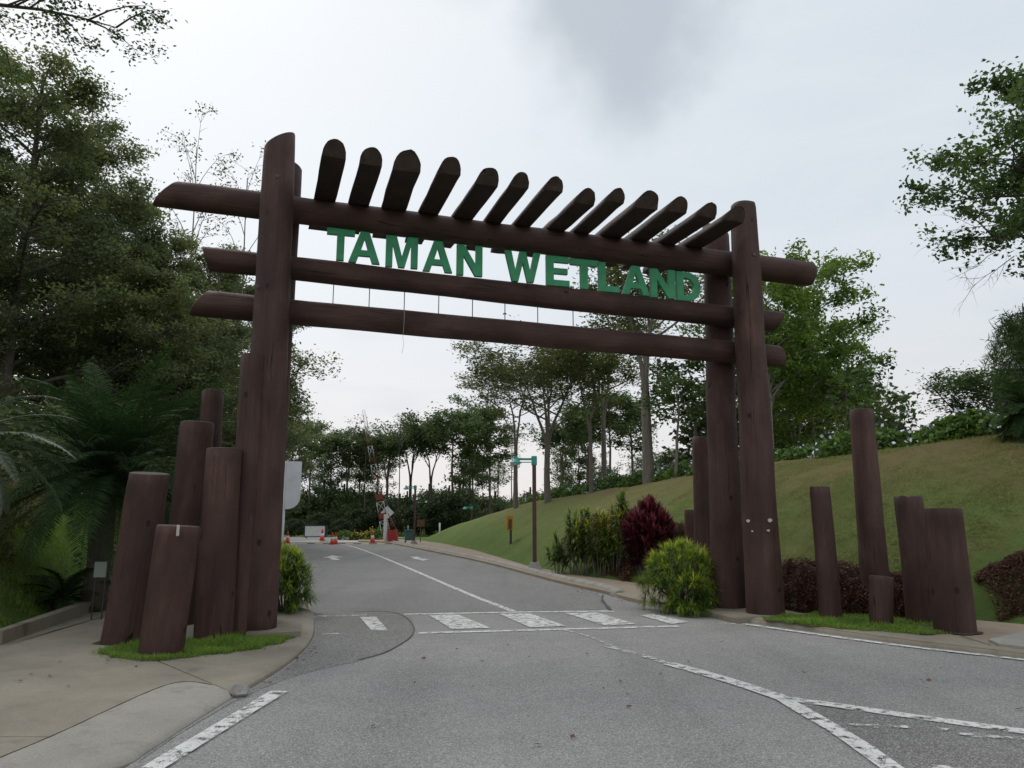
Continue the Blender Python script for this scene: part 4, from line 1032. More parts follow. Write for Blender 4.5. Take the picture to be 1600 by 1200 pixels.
variant('gateR2', seed=206, H=8, R=2.5, cb=.15, tr=.09, shape='oval', limbs=26, subs=6, twigs=3, leaf=.22, nleaf=18, clump=.48, flat=.35, lmat=ML_BRIGHT, bmat=MB_GREY, gap=.35, fork=3)
variant('sparse', seed=207, H=5, R=1.7, cb=.1, tr=.05, shape='oval', limbs=14, subs=4, twigs=2, leaf=.24, nleaf=6, clump=.25, flat=.3, lmat=ML_MID, bmat=MB_DARK, gap=.45, fork=3, aspect=.75)
hg = 'trees along the hill crest'
tree_px('crest_tree', 'umb1', 856, 44, 538, 9, 'big flat-crowned umbrella tree with several pale trunks on the hill crest', hg, rz=.4)
tree_px('crest_tree', 'umb2', 806, 50, 560, 9, 'slim leaning umbrella tree at the left of the big flat crown', hg, rz=2.2)
tree_px('crest_tree', 'umb2', 925, 42, 545, 9, 'umbrella tree with paired slim trunks right of the big flat crown', hg, rz=4.0)
tree_px('crest_tree', 'umb2', 945, 48, 500, 9, 'tall loose tree behind the sign letter L, left of the forked trunk', hg, rz=1.0)
tree_px('crest_tree', 'fork', 1015, 34, 395, 10, 'tall tree with thick forked grey trunk just left of the right gate posts', hg, rz=1.3)
tree_px('crest_tree', 'small', 1058, 31, 590, 5, 'small curved-trunk tree between the forked tree and the gate post', hg, rz=0)
tree_px('crest_tree', 'small', 1095, 33, 560, 5, 'small leafy tree partly hidden by the right gate posts', hg, rz=2)
tree_px('crest_tree', 'gateR', 1213, 30, 435, 10, 'tall bright green tree with pale trunk right of the gate', hg, rz=1)
tree_px('crest_tree', 'gateR', 1280, 33, 425, 10, 'tall bright green tree with the highest top right of the gate', hg, rz=3.1)
tree_px('crest_tree', 'gateR2', 1330, 31, 520, 8, 'loose bright green tree stepping down behind the tallest bollard', hg, rz=.5)
tree_px('crest_tree', 'gateR2', 1185, 34, 480, 8, 'green tree behind the right gate posts', hg, rz=2.5)
tree_px('crest_tree', 'sparse', 1385, 27, 560, 5, 'sparse young tree with few big leaves right of the tallest bollard', hg, rz=.8)
tree_px('crest_tree', 'sparse', 1418, 25, 610, 5, 'small sparse sapling with bare twigs at the open sky', hg, rz=2.8)
tree_px('crest_tree', 'gateR2', 1250, 38, 520, 8, 'green tree low behind the slim bollard', hg, rz=5)
tree_px('crest_tree', 'under', 1290, 42, 600, 5, 'dark bushy tree behind the bright crest trees', hg)
tree_px('crest_tree', 'under', 1150, 44, 640, 5, 'dark bushy tree seen between the right gate posts', hg)
# right edge
variant('edgeR', seed=208, H=9.5, R=2.9, cb=.36, tr=.17, shape='oval', limbs=30, subs=8, twigs=3, leaf=.15, nleaf=48, clump=.38, flat=.35, lmat=ML_MID, bmat=MB_DARK, gap=.10, aspect=.62)
b = AY(1758, 700, 17.); ztop = AY(1758, 105, 17.).z; z0 = gh(b.x, b.y)
edge = plant_tree('broadleaf_tree', 'edgeR', b.x, b.y, 'broadleaf tree reaching in from the right edge high above the hill', None, z0, (ztop-z0)/9.5, rz=.9)
m = MB(); r9 = random.Random(4)
def twig(p, d, l, r, dep):
    P = [p]; k = 5; cur = d.normalized()
    for i in range(k):
        cur = (cur+Vector((r9.gauss(0, .16), r9.gauss(0, .1), r9.gauss(-.03, .14)))).normalized(); P.append(P[-1]+cur*l/k)
    m.tube(P, [r*(1-.75*i/k) for i in range(k+1)], 4, cap=False)
    if dep: 
        for j in (1, 2, 3, 4):
            twig(P[j], (cur+Vector((r9.gauss(0, .5), r9.gauss(0, .4), r9.gauss(-.05, .55)))), l*.5, r*.5, dep-1)
for a_, b_ in (((1575, 350), (1480, 345)), ((1580, 385), (1490, 415)), ((1575, 345), (1500, 325)), ((1585, 400), (1520, 440))):
    p, q = AY(*a_, 16.5), AY(*b_, 16.); twig(p, q-p, (q-p).length*1.05, .013, 2)
rel(m.build('bare_branch', [MB_DARK]), edge)
variant('mound', seed=209, H=3.6, R=2.3, cb=.12, tr=.1, shape='umbrella', limbs=20, subs=6, twigs=3, leaf=.16, nleaf=26, clump=.5, flat=.7, lmat=ML_MID, bmat=MB_DARK)
tree_px('broadleaf_tree', 'mound', 1575, 24, 578, 3.6, 'low dense green tree with a domed crown at the right edge of the hill crest', None, rz=.3, sz=None)
variant('weeper', seed=210, H=5.2, R=1.5, cb=.12, tr=.1, shape='cone', limbs=34, subs=7, twigs=3, leaf=.36, nleaf=18, clump=.32, flat=.0, lmat=ML_MID, bmat=MB_DARK, droop=.9, aspect=.09, vertspread=.1)
tree_px('conifer', 'weeper', 1640, 20, 465, 5.2, 'dark drooping conifer at the right edge of the picture', None, rz=.3)

# big dark trees on the left
variant('lay1', seed=301, H=17, R=4.2, cb=.22, tr=.3, shape='layer', limbs=46, subs=9, twigs=3, leaf=.17, nleaf=40, clump=.58, flat=.5, lmat=ML_DARK, bmat=MB_DARK, vertspread=.4, gap=.16)
variant('lay2', seed=302, H=15, R=3.6, cb=.12, tr=.24, shape='layer', limbs=46, subs=9, twigs=3, leaf=.17, nleaf=40, clump=.58, flat=.45, lmat=ML_DARK, bmat=MB_DARK, vertspread=.45, gap=.14)
variant('lay3', seed=303, H=12, R=3.4, cb=.06, tr=.2, shape='oval', limbs=40, subs=9, twigs=3, leaf=.17, nleaf=44, clump=.55, flat=.5, lmat=ML_DARK, bmat=MB_DARK)
variant('whip', seed=304, H=14, R=1.4, cb=.5, tr=.07, shape='column', limbs=12, subs=5, twigs=2, leaf=.12, nleaf=9, clump=.35, flat=.2, lmat=ML_UMB, bmat=MB_GREY, gap=.3)
variant('over', seed=305, H=14.5, R=5.2, cb=.66, tr=.2, shape='layer', limbs=18, subs=9, twigs=3, leaf=.09, nleaf=64, clump=.36, flat=.6, lmat=ML_MID, bmat=MB_DARK, gap=.1, vertspread=.2)
lg = 'dark trees on the left bank'
for px, y, tp, k, Hv, lab in (
 (-20, 24, 95, 'lay1', 17, 'tallest dark layered tree at the left edge of the picture'),
 (72, 28, 195, 'lay1', 17, 'tall dark layered tree with shelf-like boughs against the sky'),
 (140, 32, 285, 'lay2', 15, 'dark tree with a ragged top stepping down left of the gate'),
 (222, 34, 365, 'lay2', 15, 'dark tree directly behind the top beam end left of the gate'),
 (298, 38, 395, 'lay2', 15, 'dark tree behind the middle beam end left of the gate'),
 (348, 44, 440, 'lay3', 12, 'dark tree just left of the left gate posts, low boughs over the bollards'),
 (-110, 23, 260, 'lay2', 15, 'dark tree cut off by the left edge above the pale fronds'),
 (60, 30, 330, 'lay3', 12, 'dense dark tree behind the big cycad, left half'),
 (215, 27, 420, 'lay3', 12, 'dense dark tree behind the big cycad, right half'),
 (150, 36, 400, 'lay3', 12, 'dark tree filling the middle of the left grove'),
 (290, 30, 480, 'lay3', 12, 'dark tree low behind the thin tall bollard'),
 (400, 60, 590, 'lay3', 12, 'distant dark tree hidden by the left gate posts'),
 (380, 50, 640, 'lay3', 12, 'low dark tree glimpsed between bollards and gate post')):
    tree_px('bank_tree', k, px, y, tp, Hv, lab, lg)
tree_px('whip_tree', 'whip', 262, 38, 212, 14, 'thin wispy tree rising above the grove left of the gate', None)
tree_px('whip_tree', 'whip', 352, 40, 262, 14, 'thin wispy tree peeping over the top beam beside the gate post', None)
ob = AY(-300, 800, 11.0); plant_tree('overhanging_tree', 'over', ob.x, 11.0, 'near tree whose leafy branches hang into the top left corner', None, 0., 1., rz=.7)

# ------------------------------------------------------------------ cycads
def frond_mesh(Lf, seed, mat, arch=1.1, lw=.3, nl=56, rise=.9, wd=.02):
    rs = np.random.RandomState(seed); m = MB(); P = []; cur = Vector((math.cos(rise), 0, math.sin(rise))); p = Vector((0, 0, 0)); k = 12
    for i in range(k+1): P.append(p.copy()); p = p+cur*Lf/k; a = -arch/k; cur = Vector((cur.x*math.cos(a)-cur.z*math.sin(a), 0, cur.x*math.sin(a)+cur.z*math.cos(a)))
    Pn = np.array([tuple(q) for q in P]); ts = np.linspace(.12, .99, nl); idx = ts*k; i0 = np.minimum(idx.astype(int), k-1); fr = (idx-i0)[:, None]
    B = Pn[i0]*(1-fr)+Pn[i0+1]*fr; T = nrm(Pn[i0+1]-Pn[i0]); parts = []
    for sgn in (-1, 1):
        d = T*.75+np.array([0, sgn*1., 0])+np.array([0, 0, .35]); ln = lw*np.sin(PI*np.clip(ts*.9+.12, 0, 1))**.6
        v, q, a = blades(B, d+rs.normal(0, .06, B.shape), 1., wd, rs, 2, .45, rs.uniform(.25, .65, nl), .3)
        v = v.reshape(nl, 6, 3); mid = (v[:, 0::2]+v[:, 1::2])/2; wv = (v[:, 0::2]-v[:, 1::2])/2; mid = mid[:, :1]+(mid-mid[:, :1])*ln[:, None, None]
        v[:, 0::2] = mid+wv; v[:, 1::2] = mid-wv; parts.append((v.reshape(-1, 3), q, a))
    # midrib as a thin quad tube
    vr = []; 
    for i in range(k+1):
        r = .014*(1-.8*i/k)
        vr += [Pn[i]+[0, r, 0], Pn[i]+[0, 0, r], Pn[i]+[0, -r, 0], Pn[i]+[0, 0, -r]]
    qr = np.array([[i*4+j, i*4+(j+1) % 4, (i+1)*4+(j+1) % 4, (i+1)*4+j] for i in range(k) for j in range(4)])
    parts.append((np.array(vr), qr, np.full(len(vr), .55)))
    V_, Q_, A_ = cat(parts); return np_mesh('frond', V_, Q_, mat, A_)
def cycad(name, base, crown_z, n, Lf, label, mat, seed, tr=.2, up=(.15, 1.35), lw=.28, azr=(0, 2*PI), cat_='cycad'):
    rd = random.Random(seed); o = empty(name, base, label, cat_)
    hz = crown_z-base[2]
    if hz > .1:
        m = MB(); P = [(0, 0, -.1)]+[(rd.uniform(-.03, .03), rd.uniform(-.03, .03), hz*i/5) for i in range(1, 6)]; m.tube(P, [tr*1.1]+[tr*rd.uniform(.9, 1.1) for _ in range(5)], 10); m.build('trunk', [MB_DARK], o)
    ms = [frond_mesh(Lf, seed*10+i, mat, arch=rd.uniform(.8, 1.5), lw=lw, rise=.75, nl=60) for i in range(4)]
    for i in range(n):
        t = (i+.5)/n; el_ = up[0]+(up[1]-up[0])*t-.75; az = azr[0]+(azr[1]-azr[0])*((i*.618034) % 1)+rd.uniform(-.1, .1)
        c = link('frond', ms[i % 4], o, (0, 0, hz), (rd.uniform(-.2, .2), -el_, az)); s_ = rd.uniform(.8, 1.1); c.scale = (s_, s_, s_)
    return o
c = AY(172, 700, 13.2); cycad('cycad', (c.x, c.y, gh(c.x, c.y)), AY(172, 750, 13.2).z, 110, 2.6, 'large dark green cycad with arching fronds behind the left bollards', ML_CYCAD, 1, .2, (-.25, 1.52), .40)
c = AY(-70, 690, 9.6); cycad('cycad', (c.x, c.y, gh(c.x, c.y)), AY(-70, 700, 9.6).z, 22, 1.6, 'cycad at the left edge with pale grey-green fronds curving into view', ML_PALEF, 2, .2, (-.25, 1.1), .2)
c = AY(112, 800, 13.0); cycad('cycad', (c.x, c.y, gh(c.x, c.y)), gh(c.x, c.y)+.3, 20, 1.0, 'small bluish cycad low on the left bank below the big one', ML_CYCAD, 3, .12, (.0, 1.2), .18)
c = AY(1612, 655, 16.4); cz = gh(c.x, c.y); rc = cycad('cycad', (c.x, c.y, cz), max(cz+.3, AY(1612, 645, 16.4).z), 40, 1.25, 'bushy cycad with a rusty centre on the hilltop at the right edge', ML_CYCAD, 4, .25, (-.5, 1.3), .3)
m = MB(); m.tube([(0, 0, 0), (0, 0, .12), (0, 0, .3)], [.12, .17, .04], 10); m.build('cone', [plain('rust_cone', (.25, .07, .02), .8, .4, 30, .8)], rc, (-.12, -.3, max(.3, AY(1612, 645, 16.4).z-cz)-.05))

# ------------------------------------------------------------------ shrubs near the gate
def shrub_surface(n, rx, ry, rz_, rs, lo=-.2):
    u = rs.normal(size=(n*2, 3)); u = nrm(u); u = u[u[:, 2] > lo][:n]; rr = rs.uniform(.72, 1.05, (len(u), 1)); return u*np.array([rx, ry, rz_])*rr, nrm(u*np.array([1, 1, .9])+np.array([0, 0, .45]))
def rosette_shrub(name, c, r, h, n, ll, lw, mat, label, seed, cat_='shrub', group=None, nb=26, bend=.7, stems=10, spread=1., vm=.25):
    rs = np.random.RandomState(seed); o = empty(name, c, label, cat_, group)
    zz = rs.uniform(.04, 1., n)**.85; az = rs.uniform(0, 2*PI, n); rr = r*np.sqrt(np.clip(1-zz**2.4, 0, 1))*rs.uniform(.8, 1.02, n)
    P = np.stack([np.cos(az)*rr, np.sin(az)*rr, zz*h*.93], 1)
    bump = 1+.22*np.array([mnoise.noise((p[0]*2.5, p[1]*2.5+seed, p[2]*2.5)) for p in P]); P[:, :2] *= bump[:, None]; P[:, 2] = np.maximum(P[:, 2]*(.9+.1*bump), .08)
    A = nrm(np.stack([np.cos(az)*rr/r, np.sin(az)*rr/r, .25+zz*.9], 1))
    P2_ = P*rs.uniform(.45, .8, (len(P), 1)); 
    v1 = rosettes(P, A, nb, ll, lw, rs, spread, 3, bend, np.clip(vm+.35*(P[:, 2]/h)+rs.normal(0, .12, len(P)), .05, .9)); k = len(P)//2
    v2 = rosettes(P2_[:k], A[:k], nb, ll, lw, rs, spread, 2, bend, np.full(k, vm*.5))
    v2 = (v2[0], v2[1], v2[2])
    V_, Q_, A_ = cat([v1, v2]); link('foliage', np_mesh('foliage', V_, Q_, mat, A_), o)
    m = MB()
    for i in range(stems):
        q = P[rs.randint(len(P))]; m.tube([(q[0]*.15, q[1]*.15, -.05), (q[0]*.5, q[1]*.5, q[2]*.5), tuple(q*.95)], [.02, .014, .008], 5, cap=False)
    m.build('stems', [MB_DARK], o); return o
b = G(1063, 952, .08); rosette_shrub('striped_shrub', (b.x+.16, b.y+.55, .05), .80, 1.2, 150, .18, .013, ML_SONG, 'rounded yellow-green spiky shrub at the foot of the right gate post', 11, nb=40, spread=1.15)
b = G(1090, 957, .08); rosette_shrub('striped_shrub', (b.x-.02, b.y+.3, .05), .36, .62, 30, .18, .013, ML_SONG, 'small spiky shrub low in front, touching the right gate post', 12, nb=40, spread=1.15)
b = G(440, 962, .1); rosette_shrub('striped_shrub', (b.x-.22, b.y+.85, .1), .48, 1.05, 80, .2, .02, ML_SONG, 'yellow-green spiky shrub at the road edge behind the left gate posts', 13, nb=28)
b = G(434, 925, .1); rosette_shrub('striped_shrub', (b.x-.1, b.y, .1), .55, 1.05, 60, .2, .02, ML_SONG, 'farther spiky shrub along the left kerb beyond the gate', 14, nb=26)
# red cordyline: cane stems, each with a tuft
def cane_shrub(name, c, specs, ll, lw, mat, label, seed, nb=26, group=None, bend=.35, vm=.45, low=.35, spread=1.0):
    rs = np.random.RandomState(seed); o = empty(name, c, label, 'shrub', group); m = MB(); P = []; A = []; va = []
    for (x, y, h) in specs:
        m.tube([(x*.4, y*.4, -.05), (x*.75, y*.8, h*.5), (x, y, h)], [.012, .010, .008], 5, cap=False)
        k = max(1, int((h*(1-low))/(ll*.62)))
        for i in range(k):
            t = 1-(1-low)*i/k; P.append((x*t**.5, y*t**.5, h*t)); A.append((x*.35+rs.normal(0, .12), y*.35+rs.normal(0, .12), 1)); va.append(vm+.25*(t-.6)+rs.normal(0, .1))
    V_, Q_, A_ = rosettes(np.array(P), np.array(A), nb, ll, lw, rs, spread, 3, bend, np.clip(va, .05, .85))
    link('foliage', np_mesh('foliage', V_, Q_, mat, A_), o); m.build('stems', [MB_GREY], o); return o
rs = np.random.RandomState(21)
def disc_specs(n, r, h0, h1, rs): 
    a = rs.uniform(0, 2*PI, n); q = np.sqrt(rs.uniform(0, 1, n))*r; return [(math.cos(x)*y_, math.sin(x)*y_, h1-(h1-h0)*(y_/r)**1.5*rs.uniform(.7, 1.1)) for x, y_ in zip(a, q)]
c = AY(1016, 890, 19.4); cane_shrub('red_cordyline', (c.x, c.y, 0.05), disc_specs(60, .66, 1.05, 1.98, rs), .34, .07, ML_RED, 'dark red cordyline bush left of the right gate posts', 22, nb=18, low=.25)
cg = 'tall croton plants beside the footpath'
for i, (px, y, h, r, lab) in enumerate([(870, 22.4, 1.0, .30, 'lowest drooping croton plant at the left end of the row'), (893, 22.0, 1.9, .36, 'dark-leaved croton plant second in the row'), (915, 21.6, 1.95, .32, 'croton plant with many bare canes in the middle of the row'), (938, 21.0, 1.95, .32, 'yellow-splashed croton plant right of the middle'), (960, 20.6, 2.0, .32, 'bright green croton plant next to the red bush'), (978, 20.6, 2.3, .24, 'tallest dark-topped croton plant behind the red bush'), (996, 20., 1.6, .3, 'croton plant mostly hidden by the red bush')]):
    c = AY(px, 890, y); h = (h-.12-max(.03, gh(c.x, c.y)))/.9; cane_shrub('croton', (c.x, c.y, max(.03, gh(c.x, c.y))), disc_specs(9, r*1.5, h*.5, h*.95, rs), .27, .055, ML_CROT, lab, 30+i, nb=16, group=cg, low=.32, bend=.7, spread=1.25, vm=(.2, .25, .4, .6, .65, .2, .4)[i])
def leaf_mass(name, pts_fn, n, size, mat, seed, aspect=.5, flat=.4, kind='stuff', varf=None):
    rs = np.random.RandomState(seed); P = pts_fn(n, rs); v = None if varf is None else varf(P)
    V_, Q_, A_ = leaves(P, size, rs, aspect, flat, v); o = link(name, np_mesh(name, V_, Q_, mat, A_))
    if kind: o['kind'] = kind
    return o
def band(poly, w, h, zf, wob=.25):
    """points in a rounded band of plants along a line"""
    pl = densify(poly, .2); A = np.array(pl); T = np.gradient(A, axis=0); T = nrm(T); Nn = np.stack([-T[:, 1], T[:, 0]], 1)
    def f(n, rs):
        i = rs.randint(0, len(A), n); a = rs.uniform(0, PI, n); r = rs.uniform(.55, 1., n)**.5
        hn = np.array([1+wob*1.6*mnoise.noise((A[k][0]*.9, A[k][1]*.9, 2.)) for k in range(len(A))])[i]
        q = A[i]+Nn[i]*(np.cos(a)*r*w/2*hn)[:, None]+T[i]*rs.uniform(-.15, .15, (n, 1))
        bx = np.array([mnoise.noise((x_*3, y_*3, 7.)) for x_, y_ in q])
        z = zf(q[:, 0], q[:, 1])+np.sin(a)*r*h*hn*(1+.35*bx); return np.stack([q[:, 0], q[:, 1], z], 1)
    return f
flat0 = lambda x, y: np.maximum(ground_h(x, y), .02)
# brown ground cover under the crotons
leaf_mass('ground_cover', band(P2([(905, 884), (950, 889), (1000, 899), (1030, 905)], .1), 1.9, .46, flat0), 42000, .07, ML_BROWN, 41, .3)
# low dark red hedges behind the right bollards: clipped plants, one object each
hd = props(leaf_mass('hedge', band(P2([(1228, 943), (1300, 948), (1362, 953), (1450, 961)], .1), 1.7, .70, flat0, .45), 70000, .048, ML_HEDGE, 42, .4, kind=None), 'low dark reddish hedge behind the right bollards', 'hedge')
hd3 = props(leaf_mass('hedge', band([tuple(G(1560, 962, .1)[:2]), tuple(G(1640, 964, .1)[:2]), (9.8, 10.6)], .9, .36, flat0, .2), 30000, .048, ML_HEDGE, 44, .4, kind=None), 'dark reddish hedge right of the thick bollard at the picture edge', 'hedge')
# vine band along the crest with lilac flowers
def offset_line(poly, d):
    A = np.array(poly); T = nrm(np.gradient(A, axis=0)); return [tuple(p+np.array([t[1], -t[0]])*d) for p, t in zip(A, T)]
dn = densify(TOE[1:13], 1.0)
def crest_pts(poly, d0):
    A = np.array(smooth_poly(poly, 2)); T = nrm(np.gradient(A, axis=0)); Nn = np.stack([T[:, 1], -T[:, 0]], 1); return [tuple(p) for p in A+Nn*d0]
cp = crest_pts(TOE[1:13], 8.3)
leaf_mass('crest_vines', band(cp, 2.4, .6, ground_h, .5), 46000, .17, ML_VINE, 45, .8, .4)
leaf_mass('crest_vines', band(crest_pts(TOE[1:8], 8.9), 2.2, .55, ground_h, .5), 22000, .17, ML_VINE, 46, .8, .4)
rs = np.random.RandomState(48); fp = band(cp, 2.6, .78, ground_h, .5)(3800, rs)
cl_ = np.array([mnoise.noise((p[0]*.8, p[1]*.8, 12.)) for p in fp]); fp = fp[cl_ > .10]
fv, fq, fa = leaves(fp, .115, rs, 1., .3); props(link('vine_flowers', np_mesh('vine_flowers', fv, fq, M_PETAL, fa)), kind='stuff')
# scrub on the left bank
def bank_scrub(n, rs):
    P = rs.uniform((-13.5, 9.5), (-5.6, 17), (n*3, 2)); d, H, w = side_profile(P[:, 0], P[:, 1], LTOE, LH, [6.]*8, False)
    nn_ = np.array([mnoise.noise((p[0]*.55, p[1]*.55, 4.)) for p in P]); k = (d > 1.35+nn_*1.6) & (d < 7) & (nn_*.9+rs.uniform(-.3, .5, len(P)) > .0); P = P[k][:n]
    return np.stack([P[:, 0], P[:, 1], ground_h(P[:, 0], P[:, 1])+rs.uniform(0, 1, len(P))**1.5*.38], 1)
leaf_mass('bank_scrub', bank_scrub, 42000, .09, ML_SCRUB, 47, .45)
# darker undergrowth between bank and trees
leaf_mass('bank_undergrowth', band([(-13, 17.5), (-11.8, 19), (-12.2, 22), (-14.5, 27), (-18, 34)], 5., 2.0, ground_h, .5), 34000, .2, ML_DARK, 49, .5)
leaf_mass('bank_undergrowth', band([(-7.4, 14.5), (-8.2, 18), (-10.5, 24), (-15.5, 36), (-21, 48)], 1.6, 1.1, ground_h, .5), 14000, .16, ML_MID, 50, .5)

# ------------------------------------------------------------------ street furniture
def lamp(px, y, base_py, top_py, label, arm=1.):
    b = AY(px, 800, y); z0 = max(.1, gh(b.x, b.y)) if base_py is None else .1; zt = AY(px, top_py, y).z
    o = empty('street_lamp', (b.x, b.y, z0), label, 'street lamp', 'brown lamp posts with teal heads'); h = zt-z0
    m = MB(); m.add([(-.24, -.24, -.05), (.24, -.24, -.05), (.24, .24, -.05), (-.24, .24, -.05), (-.13, -.13, .2), (.13, -.13, .2), (.13, .13, .2), (-.13, .13, .2)], [(4, 5, 6, 7), (0, 1, 5, 4), (1, 2, 6, 5), (2, 3, 7, 6), (3, 0, 4, 7)]); m.build('footing', [M_KERB], o)
    m = MB(); m.box((0, 0, (h-.3)/2+.15), (.125, .125, h-.3), bev=.012); m.build('pole', [M_POLE], o)
    m = MB(); m.box((0, 0, h-.08), (.18, .18, .30), bev=.02); m.build('bracket', [M_TEAL], o)
    m = MB(); m.box((-.32, 0, h-.03), (.46, .05, .07), bev=.01); m.box((-.28, 0, h-.13), (.36, .03, .03)); m.build('arm', [M_TEAL], o)
    m = MB(); m.tube([(-.60, 0, h+.06), (-.60, 0, h-.02), (-.60, 0, h-.07), (-.60, 0, h-.14), (-.60, 0, h-.16)], [.05, .06, .11, .20, .20], 14, sm=False); hd_ = m.build('lamp_head', [M_TEAL], o)
    m = MB(); m.tube([(-.60, 0, h-.162), (-.60, 0, h-.21)], [.17, .13], 12); m.build('diffuser', [M_GREYW], hd_)
    return o
lamp(835, 23.9, 885, 716, 'nearest street lamp with brown post, in front of the mown hill')
lamp(648, 49, 848, 760, 'distant street lamp with brown post beside the green bin')
lamp(737, 66, None, 792, 'farthest street lamp, only its teal head showing over the hill')
# amber sign on a black post
b = AY(796, 860, 34.); z0 = gh(b.x, b.y); o = empty('small_sign', (b.x, b.y, z0), 'narrow amber sign board on a short black post on the lawn', 'sign')
zt = AY(796, 806, 34.).z-z0; zm = AY(796, 828, 34.).z-z0
m = MB(); m.box((.06, 0, zm/2), (.1, .1, zm), bev=.01); m.build('post', [M_BLACK], o)
m = MB(); R = Matrix.Rotation(1.1, 3, 'Z'); m.box((0, 0, (zt+zm)/2), (.62, .05, zt-zm), M=R, bev=.01); bo_ = m.build('board', [M_YSIGN], o)
m = MB(); m.box(R @ Vector((.0, -.035, 0))+Vector((0, 0, (zt+zm)/2-.05)), (.3, .02, .42), M=R); m.build('plaque', [M_BROWNB], o)
# barrier
bb = G(598, 847.5); D = bb.y; o = empty('boom_barrier', (bb.x, bb.y, 0), 'raised red and white lattice barrier arm with red drive cabinet', 'barrier')
pv = AY(604, 806, D); top_ = AY(570, 640, D); rel0 = Vector((bb.x, bb.y, 0))
ax = (top_-pv); Lb_ = ax.length; ax.normalize(); sidev = Vector((ax.z, 0, -ax.x)).normalized()
base_a = pv-ax*1.0; segs = 13; step = (Lb_+1.0)/segs
for i in range(segs):
    m = MB(); a = base_a+ax*step*i-rel0; b = a+ax*step; wd = .62-.42*i/segs; w2 = .62-.42*(i+1)/segs; rr = .026-.012*i/segs
    m.tube([a+sidev*0, b], rr, 5); m.tube([a-sidev*wd, b-sidev*w2], rr, 5)
    m.tube([a, b-sidev*w2], rr*.7, 4); m.tube([a-sidev*wd, b], rr*.7, 4); m.tube([b, b-sidev*w2], rr*.7, 4)
    m.build('boom_segment', [M_WHITE if i % 2 == 0 else M_RUSTRED], o)
    if i % 2 == 1 and i < 5:
        m = MB(); c = (a+b)/2-sidev*(wd+w2)/4; Rm = Matrix((sidev, Vector((0, 1, 0)), ax)).transposed(); m.box(c+Vector((0, -.06, 0)), ((wd+w2)/2*.95, .02, step*.55), M=Rm); m.build('boom_panel', [M_RUSTRED], o)
m = MB(); h = pv.z+.1; m.box((.15, 0, h/2), (.24, .2, h), bev=.03); m.build('post', [M_WHITE], o)
cx = AY(615, 835, D).x-bb.x; m = MB(); m.add([(cx-.4, -.3, 0), (cx+.34, -.3, 0), (cx+.34, .3, 0), (cx-.4, .3, 0), (cx-.4, -.3, .8), (cx+.22, -.3, .95), (cx+.22, .3, .95), (cx-.4, .3, .8)], [(4, 5, 6, 7), (0, 1, 5, 4), (1, 2, 6, 5), (2, 3, 7, 6), (3, 0, 4, 7)]); m.build('cabinet', [M_RED], o)
m = MB(); m.tube([(cx+.2, 0, .93), (.3, 0, h+.1)], .035, 6); m.tube([(cx-.2, 0, .82), (.2, 0, h-.3)], .025, 6); m.build('strut', [M_RED], o)
m = MB(); dc = AY(600, 801, D+1)-rel0; Rm = Matrix.Rotation(.35, 3, 'Z') @ Matrix.Rotation(PI/4, 3, 'Y')
sg = empty('diamond_sign', (bb.x, bb.y+1, 0), 'grey diamond sign seen from its back beside the barrier post', 'sign'); m.box((dc.x+.25, 0, dc.z), (.72, .03, .72), M=Rm, bev=.005); m.build('panel', [M_GREYW], sg)
m = MB(); m.tube([(dc.x+.25, .04, 0), (dc.x+.25, .04, dc.z+.3)], .035, 8); m.build('post', [M_GREYW], sg)
# traffic cones
def cone_meshes():
    m = MB(); m.tube([(0, 0, .03), (0, 0, .29)], [.16, .115], 16); m.tube([(0, 0, .47), (0, 0, .72), (0, 0, .75)], [.085, .04, .03], 16); a = m.mesh('body', [M_ORANGE])
    m = MB(); m.tube([(0, 0, .29), (0, 0, .47)], [.116, .086], 16); b = m.mesh('reflective_band', [M_WHITE])
    m = MB(); m.box((0, 0, .02), (.40, .40, .04), bev=.01); c = m.mesh('base', [M_ORANGE]); return a, b, c
CM = cone_meshes()
for px, py, lab in ((449, 849, 'orange cone at the left kerb beside the white road sign'), (503, 845, 'orange cone just in front of the white notice board'), (519, 851, 'left one of the two orange cones standing together on the centre line'), (524, 850.5, 'right one of the two orange cones standing together on the centre line'), (582, 848.5, 'orange cone left of the barrier post')):
    c = G(px, py); o = empty('traffic_cone', (c.x, c.y, .004), lab, 'traffic cone', 'orange cones at the barrier'); s_ = 18/1150*c.y/.75
    for nm, me in zip(('body', 'reflective_band', 'base'), CM): q = link(nm, me, o); q.scale = (s_, s_, s_)
# white notice board beyond the junction
bb = AY(492, 838, 68.); o = empty('notice_board', (bb.x, bb.y, gh(bb.x, bb.y)), 'white notice board in a dark frame beyond the barrier', 'notice board')
zb_ = AY(492, 838, 68).z; zt = AY(492, 820, 68).z; hw = 17/1150*68
m = MB(); m.box((0, 0, (zb_+zt)/2), (2*hw*.9, .06, zt-zb_-.12)); m.build('board', [M_WHITE], o)
m = MB(); m.box((0, .02, zt), (2*hw+.1, .14, .12)); m.box((hw-.02, .02, (zb_+zt)/2), (.2, .14, zt-zb_)); m.box((-hw+.05, .02, (zb_+zt)/2), (.07, .14, zt-zb_)); m.box((0, .02, zb_), (2*hw, .14, .06)); m.build('frame', [M_NAVY], o)
for sx in (-1, 1): m = MB(); m.box((sx*hw*.8, .12, zb_/2), (.08, .08, max(.3, zb_+.5))); m.build('leg', [M_NAVY], o)
m = MB(); 
for k in (-.45, 0, .35): m.box((0, -.035, (zb_+zt)/2+k*.7), (2*hw*.8, .01, .012))
m.build('printed_lines', [M_GREYW], o)
